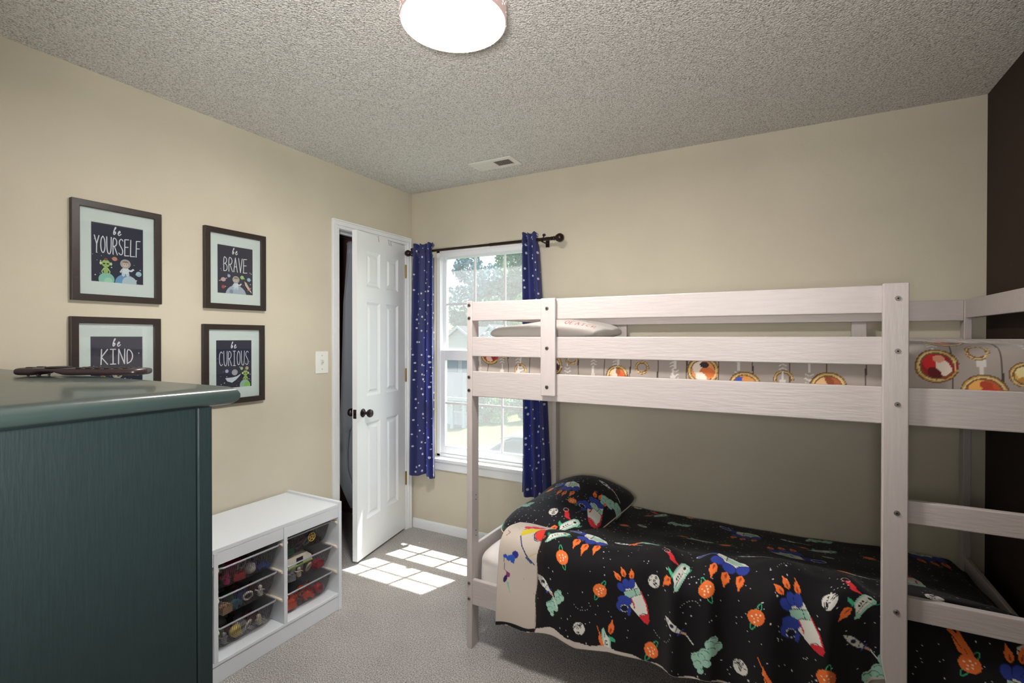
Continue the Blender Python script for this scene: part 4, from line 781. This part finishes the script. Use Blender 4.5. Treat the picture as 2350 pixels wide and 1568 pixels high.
# small chip of bare paint low on the side
# ---- remote control lying on the dresser
rc = thing('remote_control', (1.20, -2.418, DT), 'dark contoured remote control lying on top of the green-black dresser', 'remote control', rz=math.atan2(-2.358 + 2.477, 1.309 - 1.094))
body = MB(); prof = []; n = 44; cs = 20
for i in range(n + 1):
    s = i / n; x = -.1215 + .243 * s; endr = min(1, (max(0, 1 - ((s - .5) * 2) ** 2) + 1e-4) ** .5 * 2.2) if False else min(1, math.sqrt(max(1e-5, min(s, 1 - s) / .05 * (2 - min(s, 1 - s) / .05))) if min(s, 1 - s) < .05 else 1)
    hw = (.0245 + .003 * math.cos(2 * PI * (s - .05))) * endr; waist = math.exp(-((s - .27) / .09) ** 4); zb = .0025 + .0060 * waist + (1 - endr) * .004; zt = .0172 - .0008 * s - (1 - endr) * .002
    prof.append([(x, hw * math.copysign(abs(math.cos(a)) ** .6, math.cos(a)), (zb + zt) / 2 + (zt - zb) / 2 * math.copysign(abs(math.sin(a)) ** .7, math.sin(a))) for a in [2 * PI * k / cs for k in range(cs)]])
vs = [v for r_ in prof for v in r_]; body.add(vs, [(i * cs + k, i * cs + (k + 1) % cs, (i + 1) * cs + (k + 1) % cs, (i + 1) * cs + k) for i in range(n) for k in range(cs)] + [tuple(range(cs)), tuple(range(n * cs, n * cs + cs))])
body.build('remote_body', mat('remote_plastic', '2a2022', .38), rc, local=True, smooth='full')
bt = mat('button_rubber', '171214', .6)
MB().lathe([(.001, 0), (.020, 0), (.021, .0012), (.018, .0022), (.001, .0022)], (-.050, 0, .0168), 'z', 24).build('direction_pad', bt, rc, local=True, smooth=True)
for x, y, hx, hy in [(-.094, -.011, .007, .004), (-.094, .011, .007, .004)] + [(.002 + .018 * i, -.014 + .014 * j, .005, .0038) for i in range(6) for j in range(3)]: MB().box(x - hx, x + hx, y - hy, y + hy, .0160 - .0030 * (x + .12), .0186 - .0030 * (x + .12)).build('button', bt, rc, local=True, bevel=.001)
for x in (-.098, -.080, .060, .075):
    for y in (-.012, .012): MB().cyl((x, y, .0003), (x, y, .0065), .0018, .0026, 8).build('foot', bt, rc, local=True)
# ================================================================ FRAMED PRINTS
fb = mat('dark_brown_frame', '2e2420', .40, bump=.08, bscale=60, var=.12, vscale=30); mt = mat('white_mat_board', 'd9dcd8', .8)
nav = mat('print_navy', '272339', .55); wt = mat('print_white', 'e2e0e4', .6)
GL = {'Y': [[(0, 0), (.5, .5), (1, 0)], [(.5, .5), (.45, 1)]], 'O': [[(.5, 0), (.12, .15), (0, .5), (.12, .85), (.5, 1), (.88, .85), (1, .5), (.88, .15), (.5, 0)]], 'U': [[(0, 0), (.02, .75), (.3, 1), (.7, 1), (.96, .75), (1, 0)]],
      'R': [[(.05, 1), (0, 0), (.7, .04), (.95, .25), (.7, .48), (.08, .52)], [(.35, .52), (1, 1)]], 'S': [[(.95, .12), (.6, 0), (.15, .12), (.1, .32), (.5, .5), (.9, .68), (.85, .9), (.45, 1), (0, .88)]], 'E': [[(.95, 0), (.05, .02), (0, 1), (1, .98)], [(.03, .48), (.8, .46)]],
      'L': [[(.1, 0), (0, 1), (1, .98)]], 'F': [[(1, 0), (.08, .02), (0, 1)], [(.05, .48), (.8, .46)]], 'B': [[(.05, 1), (0, 0), (.6, .05), (.85, .22), (.6, .45), (.08, .48), (.7, .52), (1, .74), (.7, .98), (.05, 1)]], 'A': [[(0, 1), (.45, 0), (1, 1)], [(.2, .64), (.8, .62)]],
      'V': [[(0, 0), (.5, 1), (1, 0)]], 'K': [[(.1, 0), (0, 1)], [(1, 0), (.06, .52), (1, 1)]], 'I': [[(.1, 0), (.9, 0)], [(.5, 0), (.5, 1)], [(.1, 1), (.9, 1)]], 'N': [[(0, 1), (.05, 0), (.95, 1), (1, 0)]], 'D': [[(.05, 1), (0, 0), (.6, .08), (1, .45), (.7, .85), (.05, 1)]], 'C': [[(.95, .15), (.6, 0), (.15, .15), (0, .5), (.12, .85), (.55, 1), (1, .88)]],
      'b': [[(.15, .55), (.65, .12), (.62, 0), (.4, .05), (.12, .75), (.3, 1), (.65, .9), (.75, .65), (.5, .55), (.35, .7), (.8, .75)]], 'e': [[(.1, .78), (.7, .62), (.65, .45), (.35, .45), (.12, .75), (.3, 1), (.65, .98), (1, .8)]]}
class Art:
    """flat printed shapes, each layer a hair in front of the last; local x right, z up, faces -y"""
    def __init__(s): s.v = []; s.f = []; s.mi = []; s.m = []; s.k = 0; s.n = {}
    def poly(s, pts, col):
        m = mat('print_' + col, col, .6)
        if col not in s.n: s.n[col] = len(s.m); s.m.append(m)
        s.k += 1; b = len(s.v); s.v += [(x, -.0000016 * s.k, z) for x, z in pts]; s.f.append(tuple(range(b, b + len(pts)))); s.mi.append(s.n[col])
    def disc(s, x, z, rx, rz, col, n=20, a0=0, a1=360): s.poly([(x + rx * math.cos(math.radians(a0 + (a1 - a0) * i / n)), z + rz * math.sin(math.radians(a0 + (a1 - a0) * i / n))) for i in range(n + (a1 - a0 < 360))], col)
    def line(s, pts, w, col):
        for (x0, z0), (x1, z1) in zip(pts[:-1], pts[1:]):
            dd = math.hypot(x1 - x0, z1 - z0) or 1; nx, nz = -(z1 - z0) / dd * w / 2, (x1 - x0) / dd * w / 2; s.poly([(x0 + nx, z0 + nz), (x0 - nx, z0 - nz), (x1 - nx, z1 - nz), (x1 + nx, z1 + nz)], col)
        for x, z in pts: s.disc(x, z, w / 2, w / 2, col, 8)
    def smooth(s, pts, w, col):
        p = pts
        for _ in range(2):
            q = [p[0]]
            for a, b in zip(p[:-1], p[1:]): q += [(a[0] * .75 + b[0] * .25, a[1] * .75 + b[1] * .25), (a[0] * .25 + b[0] * .75, a[1] * .25 + b[1] * .75)]
            p = q + [p[-1]]
        s.line(p, w, col)
    def word(s, t, xc, zt, wd, h, w, slant=0):
        cw = wd / (len(t) * 1.35 - .35)
        for i, ch in enumerate(t):
            for st_ in GL[ch]:
                pts = [(xc - wd / 2 + cw * (i * 1.35 + u) + slant * (1 - v) * h, zt - v * h) for u, v in st_]; (s.smooth if ch in 'OUSCBDRbe' else s.line)(pts, w, 'e2e0e4')
    def star(s, x, z, r): s.poly([(x + (r if i % 2 == 0 else r * .42) * math.sin(i * PI / 4), z + (r if i % 2 == 0 else r * .42) * math.cos(i * PI / 4)) for i in range(8)], 'e2e0e4')
    def astronaut(s, x, z, k):
        s.disc(x - .0065 * k, z + .004 * k, .0055 * k, .0095 * k, 'c9cbd4'); s.disc(x + .0065 * k, z + .004 * k, .0055 * k, .0095 * k, 'c9cbd4'); s.disc(x, z + .016 * k, .0115 * k, .012 * k, 'd8dae0'); s.line([(x + .008 * k, z + .018 * k), (x + .018 * k, z + .016 * k), (x + .024 * k, z + .022 * k)], .006 * k, 'd8dae0'); s.line([(x - .009 * k, z + .020 * k), (x - .015 * k, z + .010 * k)], .006 * k, 'c9cbd4')
        s.disc(x, z + .040 * k, .0165 * k, .0165 * k, 'a9a3a8'); s.disc(x, z + .040 * k, .0135 * k, .013 * k, 'b29c8e'); s.disc(x, z + .037 * k, .009 * k, .008 * k, 'd0b6a4'); s.disc(x, z + .047 * k, .009 * k, .004 * k, '8a7464')
        for q in (-1, 1): s.disc(x + q * .0035 * k, z + .038 * k, .0012 * k, .0015 * k, '2a2230', 8)
    def alien(s, x, z, k):
        s.disc(x, z + .010 * k, .008 * k, .014 * k, '98b060'); s.line([(x - .006 * k, z + .018 * k), (x - .013 * k, z + .006 * k), (x - .012 * k, z)], .003 * k, 'b8d07c'); s.line([(x + .006 * k, z + .018 * k), (x + .013 * k, z + .006 * k), (x + .012 * k, z)], .003 * k, 'b8d07c'); s.disc(x, z + .036 * k, .0135 * k, .0145 * k, 'a6bc68'); s.disc(x, z + .052 * k, .006 * k, .005 * k, '8c4c34')
        for q in (-1, 1): s.disc(x + q * .0165 * k, z + .036 * k, .004 * k, .006 * k, 'c8d8a0', 10); s.disc(x + q * .006 * k, z + .035 * k, .0045 * k, .003 * k, '26302a', 10)
        s.line([(x - .003 * k, z + .027 * k), (x + .003 * k, z + .027 * k)], .001 * k, '3c5028')
def picture(label, yc, ztop, zbot, word, art, tilt=0, hw=.157):
    zc = (ztop + zbot) / 2; hh = (ztop - zbot) / 2; t = thing('framed_print', (.001, yc, zc), label, 'picture', 'framed space prints on the left wall', rz=PI / 2)
    t.rotation_euler = (0, tilt, PI / 2) if False else (0, 0, PI / 2)
    fw, dp = .026, .021; b = MB()
    O = [(-hw, -hh), (hw, -hh), (hw, hh), (-hw, hh)]; I = [(-hw + fw, -hh + fw), (hw - fw, -hh + fw), (hw - fw, hh - fw), (-hw + fw, hh - fw)]
    vs = [(x, y, z) for y in (0, -dp) for L_ in (O, I) for x, z in L_]; fs = []
    for k in range(4): j = (k + 1) % 4; fs += [(k, j, j + 8, k + 8), (k + 4, j + 4, j + 12, k + 12), (k + 8, j + 8, j + 12, k + 12), (k, j, j + 4, k + 4)]
    b.add(vs, fs).build('frame', fb, t, local=True, bevel=.0015)
    pw, ph = .092, .1185; M_ = [(-pw, -ph), (pw, -ph), (pw, ph), (-pw, ph)]; e = .0018; M2 = [(x * (1 - .02), z * (1 - .016)) for x, z in M_]
    vs = [(x, -.0090, z) for x, z in I] + [(x, -.0090, z) for x, z in M_] + [(x, -.0070, z) for x, z in M2]; MB().add(vs, [(k, (k + 1) % 4, (k + 1) % 4 + 4, k + 4) for k in range(4)] + [(k + 4, (k + 1) % 4 + 4, (k + 1) % 4 + 8, k + 8) for k in range(4)]).build('mat_board', mt, t, local=True)
    MB().box(-hw + fw - .003, hw - fw + .003, -.0050, -.0005, -hh + fw - .003, hh - fw + .003).build('backing', mt, t, local=True)
    a = Art(); a.poly(M_, '272339'); r = random.Random(word); a.word('be', -.004, .110, .028, .032, .0034, .12); art(a)
    for i in range(26):
        x, z = r.uniform(-.086, .086), r.uniform(-.11, .055)
        if z > .0 and abs(x) < .068: continue
        (a.star(x, z, .0036) if i % 4 == 0 else a.disc(x, z, .0014, .0014, 'c8c4d4', 6))
    me = bpy.data.meshes.new('print'); me.from_pydata([(x, y - .0062, z) for x, y, z in a.v], [], a.f)
    for m in a.m: me.materials.append(m)
    me.polygons.foreach_set('material_index', a.mi); o = bpy.data.objects.new('print', me); COL.objects.link(o); o.parent = t
    MB().box(-hw + fw, hw - fw, -.0135, -.0120, -hh + fw, hh - fw).build('glass_pane', pic_glass, t, local=True)
def clipd(a, x, z, r, col, zb=-.1185):     # a disc cut off by the lower print edge
    pts = [(x + r * math.cos(math.radians(i * 9)), max(zb + .0003, z + r * math.sin(math.radians(i * 9)))) for i in range(40)]; a.poly(pts, col)
def art1(a):
    a.word('YOURSELF', .0, .066, .160, .068, .0034)
    a.disc(-.012, -.020, .009, .008, 'd08a6c'); a.line([(-.024, -.018), (0, -.022)], .0016, 'b06c54'); clipd(a, -.040, -.106, .027, '8cc0ac'); clipd(a, -.034, -.112, .014, 'a8d4b4'); clipd(a, .026, -.116, .037, '6c98c4'); clipd(a, .040, -.112, .026, 'b8c4cc'); a.disc(.074, -.073, .0105, .0105, 'a8c4d0'); a.line([(.070, -.077), (.074, -.080), (.079, -.076)], .0012, '5c6c84')
    a.alien(-.042, -.080, 1.05); a.astronaut(.026, -.082, 1.15)
def art2(a):
    a.word('BRAVE', .0, .062, .120, .070, .0036)
    clipd(a, .002, -.128, .054, 'aab0c0'); clipd(a, -.022, -.106, .010, '8890a4'); a.astronaut(.002, -.090, 1.1); a.disc(-.034, -.030, .0075, .0075, 'a8b0cc'); a.disc(.034, -.032, .0095, .0095, '9cc078'); a.disc(.070, -.040, .0095, .0095, '98b8cc'); a.disc(-.062, -.086, .0085, .0085, 'b04450')
    a.disc(-.062, -.050, .012, .010, 'd0a4a4'); a.line([(-.082, -.058), (-.044, -.042)], .0035, 'd0a4a4'); a.poly([(.046, -.050), (.056, -.056), (.070, -.078), (.076, -.094), (.064, -.088), (.050, -.070)], 'd8b4a8'); a.poly([(.070, -.078), (.082, -.082), (.078, -.094)], 'c86c50'); a.poly([(.064, -.088), (.062, -.098), (.074, -.094)], 'c86c50'); a.poly([(.072, -.096), (.080, -.094), (.086, -.108)], 'e0d8d0')
def art3(a): a.word('KIND', .0, .066, .112, .060, .0040); a.disc(.03, -.025, .006, .006, 'c8c4d4'); clipd(a, .0, -.110, .04, '7c9cb8'); a.astronaut(0, -.08, 1.1); a.alien(-.05, -.09, 1)
def art4(a):
    a.word('CURIOUS', .0, .064, .150, .072, .0030)
    a.disc(-.038, -.034, .0085, .0085, 'a8b0d0'); a.disc(.038, -.024, .0075, .0075, 'b0c490'); a.disc(.066, -.024, .0090, .0090, 'b8a880'); a.disc(.002, -.042, .0155, .015, '9aa0b8'); a.disc(.002, -.044, .0115, .010, 'b2a4a0'); a.poly([(-.046, -.068), (-.008, -.066), (.012, -.062), (.034, -.050), (.028, -.060), (.010, -.078), (-.012, -.092), (-.036, -.084)], 'd0d2dc')
    clipd(a, .055, -.108, .027, '9cb8a8'); clipd(a, .068, -.108, .016, '8cc05c'); a.alien(.058, -.082, .95)
picture('large dark-framed print reading be YOURSELF on the left wall, upper left', -1.849, 1.924, 1.533, 'a1', art1)
picture('dark-framed print reading be BRAVE, upper right of the four on the left wall', -1.350, 1.917, 1.528, 'b2', art2)
picture('dark-framed print reading be KIND, partly hidden behind the dresser top', -1.853, 1.470, 1.079, 'c3', art3)
picture('dark-framed print reading be CURIOUS, nearest the light switch, behind the dresser corner', -1.358, 1.453, 1.063, 'd4', art4)
# ================================================================ CLOSET CONTENTS
cr = thing('closet_rod', (-.45, -.65, 1.75), 'thin closet rod behind the ajar white door', 'rod'); MB().cyl((-.45, -1.2985, 2.16), (-.45, -.0135, 2.16), .013).build('rod', mat('grey_wire', '8a8c8a'), cr, smooth=True)
def garment():
    nx, nz = 60, 100; q = np.linspace(0, 1, nz); z = 2.06 + (.18 - 2.06) * q
    w = np.interp(z, [.18, .45, .75, 1.0, 1.6, 1.9, 2.06], [.10, .30, .42, .40, .33, .15, .03]); yl = np.interp(z, [.18, .30, .45, .58, 1.0, 1.62, 2.04, 2.06], [-.32, -.37, -.428, -.434, -.412, -.400, -.352, -.345])
    s = np.linspace(0, 1, nx); S, Q = np.meshgrid(s, q, indexing='ij'); Y = yl[None] + w[None] * S; X = -.25 - .03 * np.sin(S * 20 + 2 * Q) - .03 * np.sin(Q * 9 + S * 6) * (Q > .7) - .05 * S; Z = np.repeat(z[None], nx, 0) + .03 * np.sin(S * 5) * Q
    c = np.empty(X.shape + (3,)); c[:] = lin('b0b6c0'); o = grid_obj('hanging_blanket', X, Y, Z, c, cloth_mat('grey_flannel', .9, .4), thick=.004); tag(o, 'long grey cloth hanging in the dark closet behind the door', 'cloth')
    b = MB().tube([(-.25, -.33, 2.058), (-.30, -.31, 2.09), (-.43, -.30, 2.12), (-.45, -.30, 2.177), (-.468, -.30, 2.16)], .003, 6); tag(b.build('hook', mat('grey_wire', '8a8c8a'), smooth=True), 'wire hook holding the grey cloth in the closet', 'hook')
garment()
# ---- a white crumb on the carpet
tag(MB().ball((0, 0, .003), .004, (1.2, 1, .7), 6).build('paper_scrap', mat('paper_white', 'f0f0ee', .8), loc=(.243, -.215, .0), local=True, smooth=True), 'tiny white scrap on the carpet near the closet door', 'scrap')
# ================================================================ OUTSIDE, SEEN THROUGH THE WINDOW
grass = mat('lawn', '485538', .95, spec=.0, bump=.3, bscale=20, var=.18, vscale=1.2)
def gz(x, y): return -2.65 + .134 * (x + 8.5) * (1 if x < -3 else 0) + (.134 * 5.5 if x >= -3 else 0) + .055 * (y - 18) * (1 if y < 26 else 0) + (.055 * 8 if y >= 26 else 0)
b = MB(); xs = [-45 + 3 * i for i in range(15)] + [-3, 0, 8, 20]; ys = [1.2, 3, 5, 8, 11, 14, 18, 22, 26, 34, 60]; n = len(xs)
b.v = [(x, y, gz(x, y)) for y in ys for x in xs]; b.f = [(j * n + i, j * n + i + 1, (j + 1) * n + i + 1, (j + 1) * n + i) for j in range(len(ys) - 1) for i in range(n - 1)]; b.mi = [0] * len(b.f); o = b.build('lawn', grass); struct(o)
siding = mat('pale_siding', '9c9890', .7); n_ = siding.node_tree.nodes; l_ = siding.node_tree.links; tc = n_.new('ShaderNodeTexCoord'); wv = n_.new('ShaderNodeTexWave'); wv.bands_direction = 'Z'; wv.inputs['Scale'].default_value = 1.6; wv.wave_profile = 'SAW'; l_.new(tc.outputs['Object'], wv.inputs[0]); bp = n_.new('ShaderNodeBump'); bp.inputs['Distance'].default_value = .03; l_.new(wv.outputs[0], bp.inputs['Height']); l_.new(bp.outputs[0], n_['Principled BSDF'].inputs['Normal'])
siding2 = mat('white_siding', 'a8a8b0', .7); shing = mat('grey_shingles', '33353a', .95, spec=.05, bump=.3, bscale=12, var=.12, vscale=6); facia = mat('white_fascia', '9a9a9a', .6); wdk = mat('far_window_glass', '5a6470', .2); brick = mat('dark_foundation', '6c6a70', .9)
def gable(h, x0, x1, y0, y1, ze, zr, m, ov=.3):
    """roof with its gable end towards us, ridge along y"""
    xm = (x0 + x1) / 2; t = .18
    for s_, xa in ((-1, x0 - ov), (1, x1 + ov)):
        zl = ze - (zr - ze) * ov / (xm - x0); h.build_list.append(('roof', MB().prism([(xa, y0 - ov, zl), (xm, y0 - ov, zr), (xm, y0 - ov, zr + t), (xa, y0 - ov, zl + t)], (0, y1 - y0 + 2 * ov, 0)), shing))
        h.build_list.append(('fascia', MB().prism([(xa, y0 - ov - .04, zl), (xm, y0 - ov - .04, zr), (xm, y0 - ov - .04, zr + t), (xa, y0 - ov - .04, zl + t)], (0, .035, 0)), facia))
    h.build_list.append(('gable_wall', MB().prism([(x0, y0, ze), (x1, y0, ze), (xm, y0, zr)], (0, .2, 0)), m))
class Hs: build_list = []
def house(name, loc, label, fn):
    t = thing(name, loc, label, 'house'); h = Hs(); h.build_list = []; fn(h)
    for nm, mb, m in h.build_list: mb.build(nm, m, t)
def hA(h):
    h.build_list += [('wall', MB().box(-17.5, -11.35, 18.2, 24, -3.4, -1.5), siding2), ('foundation', MB().box(-17.6, -11.3, 18.1, 18.19, -3.6, -3.05), brick)]
    h.build_list += [('roof', MB().prism([(-17.9, 17.6, -1.62), (-17.9, 20.9, -.60), (-17.9, 24.2, -1.6)], (6.9, 0, 0)), shing), ('fascia', MB().box(-17.9, -11.0, 17.52, 17.6, -1.72, -1.56), facia)]
    for x in (-12.25, -11.55): h.build_list.append(('porch_post', MB().box(x - .08, x + .08, 17.7, 17.86, -3.3, -1.7), facia))
    h.build_list.append(('railing', MB().box(-12.4, -11.4, 17.75, 17.8, -2.35, -2.27), facia))
house('house', (-14.4, 21, -3.4), 'low white-sided house wing with grey roof beyond the lawn', hA)
def hB(h):
    h.build_list.append(('wall', MB().box(-22, -13.2, 26.2, 33, -3.6, .75), siding))
    h.build_list.append(('roof', MB().prism([(-22.4, 25.6, .62), (-22.4, 29.6, 2.05), (-22.4, 33.4, .62)], (9.5, 0, 0)), shing))
    gable(h, -18.9, -15.2, 25.4, 30, .75, 2.05, siding); h.build_list.append(('wall', MB().box(-18.9, -15.2, 25.4, 26.2, -3.6, .75), siding)); gable(h, -15.6, -12.9, 25.0, 30, .9, 2.10, siding2)
    h.build_list.append(('wall', MB().box(-15.6, -12.9, 25.0, 26.2, -3.6, .9), siding2))
    for x, z in ((-17.6, -.6), (-16.4, -.6), (-14.25, -.5)): h.build_list.append(('window', MB().box(x - .4, x + .4, 24.93 if x > -15 else 25.33, 25.38, z - .55, z + .55), wdk))
house('house', (-17.5, 29, -3.6), 'beige-sided house with white-edged grey gables beyond the lawn', hB)
leaf_ms = {k: mat('leaf_' + k, c, .8, spec=.15, var=.25, vscale=.8) for k, c in dict(dark='5a705e', mid='78946e', lime='88a458', blue='768e94').items()}
bark = mat('bark', '5c5048', .9)
def tree(label, x, y, zc, rx, rz_, n, leaf, m, seed, cat='tree', name='tree'):
    g = gz(x, y) - .05; t = thing(name, (x, y, g), label, cat, 'trees and shrubs beyond the window'); r = np.random.RandomState(seed)
    k = 9; cen = r.normal(size=(k, 3)) * np.array([rx, rx, rz_]) * .42 + np.array([x, y, zc]); rad = r.uniform(.38, .62, k) * min(rx, rz_)
    c = r.randint(0, k, n); d = r.normal(size=(n, 3)); d /= np.linalg.norm(d, axis=1)[:, None]; P = cen[c] + d * (rad[c] * r.uniform(.6, 1.05, n))[:, None]
    a = r.normal(size=(n, 3)); a /= np.linalg.norm(a, axis=1)[:, None]; b_ = np.cross(a, r.normal(size=(n, 3))); b_ /= np.linalg.norm(b_, axis=1)[:, None]; s = (leaf * r.uniform(.6, 1.3, n))[:, None]
    co = np.stack([P - a * s - b_ * s * .1, P - b_ * s * .6, P + a * s, P + b_ * s * .6], 1).reshape(-1, 3); co[:, 2] = np.maximum(co[:, 2], g + .02)
    q = [tuple(range(i * 4, i * 4 + 4)) for i in range(n)]; mb = MB(); mb.v = [tuple(p) for p in co]; mb.f = q; mb.mi = [0] * n; mb.uv = [(0, 0)] * len(co); mb.build('foliage', m, t, smooth='open')
    top = zc if cat == 'tree' else g + .3; tr_ = MB().tube([(x, y, g), (x + .1, y, g + (top - g) * .5), (x, y, top)], [.05 * (zc - g), .035 * (zc - g), .02 * (zc - g)], 8)
    for j in range(4): tr_.tube([(x, y, g + (top - g) * .6), tuple((np.array([x, y, top]) * .4 + cen[j] * .6))], [.02 * (zc - g), .006 * (zc - g)], 6)
    tr_.build('trunk', bark, t)
L4 = leaf_ms
tree('tall bluish tree filling the upper left of the window view', -22.5, 36, 5.8, 3.6, 4.0, 9000, .20, L4['blue'], 1); tree('tall green tree in the middle of the upper window panes', -18.5, 37, 5.6, 3.2, 3.8, 9000, .20, L4['mid'], 2)
tree('dark tall tree behind the right window pane', -14.8, 35, 5.4, 3.2, 4.4, 9000, .20, L4['dark'], 3); tree('tall pale tree far right beyond the window, by the curtain', -11.0, 34, 4.6, 3.0, 4.0, 8000, .20, L4['blue'], 4)
tree('bright lime tree rising just above the white gable', -14.9, 31, 3.0, 1.3, 1.5, 4500, .11, L4['lime'], 5); tree('dark dense tree behind the beige house roof', -20.0, 34.5, 2.4, 2.8, 2.2, 7000, .18, L4['dark'], 6)
for i, (x, lb) in enumerate(((-10.9, 'dark rounded shrub at the corner of the low white house'), (-9.7, 'grey-green shrub in the middle of the hedge row on the lawn edge'), (-8.5, 'grey-green shrub at the right end of the hedge row on the lawn edge'))):
    tree(lb, x, 18.8, gz(x, 18.8) + .62, .85, .75, 4200, .07, L4['dark' if i % 2 == 0 else 'mid'], 20 + i, 'shrub', 'shrub')
tree('tall leafy thicket behind the hedge row right of the houses', -10.6, 22.5, -.3, 2.3, 2.2, 7000, .12, L4['blue'], 31)
# parked car below the window
cx, cy = -2.95, 8.2; cz = gz(cx, cy); car = thing('car', (cx, cy, cz), 'silver-grey parked car at the lower right of the window view', 'car')
cp = mat('silver_paint', 'b4b8be', .25, metal=.5, coat=.6); cg = mat('car_glass', '2c3844', .08); ty = mat('tyre', '1c1c1e', .8)
def side(pts, y0, y1): return MB().prism([(cx + a, cy + y0, cz + b) for a, b in pts], (0, y1 - y0, 0))
side([(-2.2, .30), (2.2, .30), (2.25, .75), (2.0, .95), (1.3, 1.0), (-1.0, 1.0), (-2.0, .85), (-2.25, .6)], -.88, .88).build('car_body', cp, car, bevel=.05)
side([(-1.15, 1.0), (1.55, 1.0), (1.0, 1.42), (.4, 1.50), (-.3, 1.46), (-.55, 1.38)], -.72, .72).build('cabin_glass', cg, car, bevel=.06)
side([(-.62, 1.41), (-.3, 1.475), (.4, 1.515), (1.02, 1.43), (1.0, 1.46), (.4, 1.55), (-.3, 1.51), (-.62, 1.44)], -.70, .70).build('car_roof', cp, car)
for a in (-.60, .35): side([(a - .04, 1.0), (a + .04, 1.0), (a + .10 * (a < 0) + .04, 1.42), (a + .10 * (a < 0) - .03, 1.42)], -.735, -.715).build('pillar', cp, car)
for a in (-1.4, 1.4):
    for y in (-.9, .68): MB().cyl((cx + a, cy + y, cz + .33), (cx + a, cy + y + .22, cz + .33), .33, n=24).build('wheel', ty, car)
side([(-.95, .95), (-.80, .95), (-.78, 1.08), (-.95, 1.08)], -1.02, -.90).build('wing_mirror', cp, car)
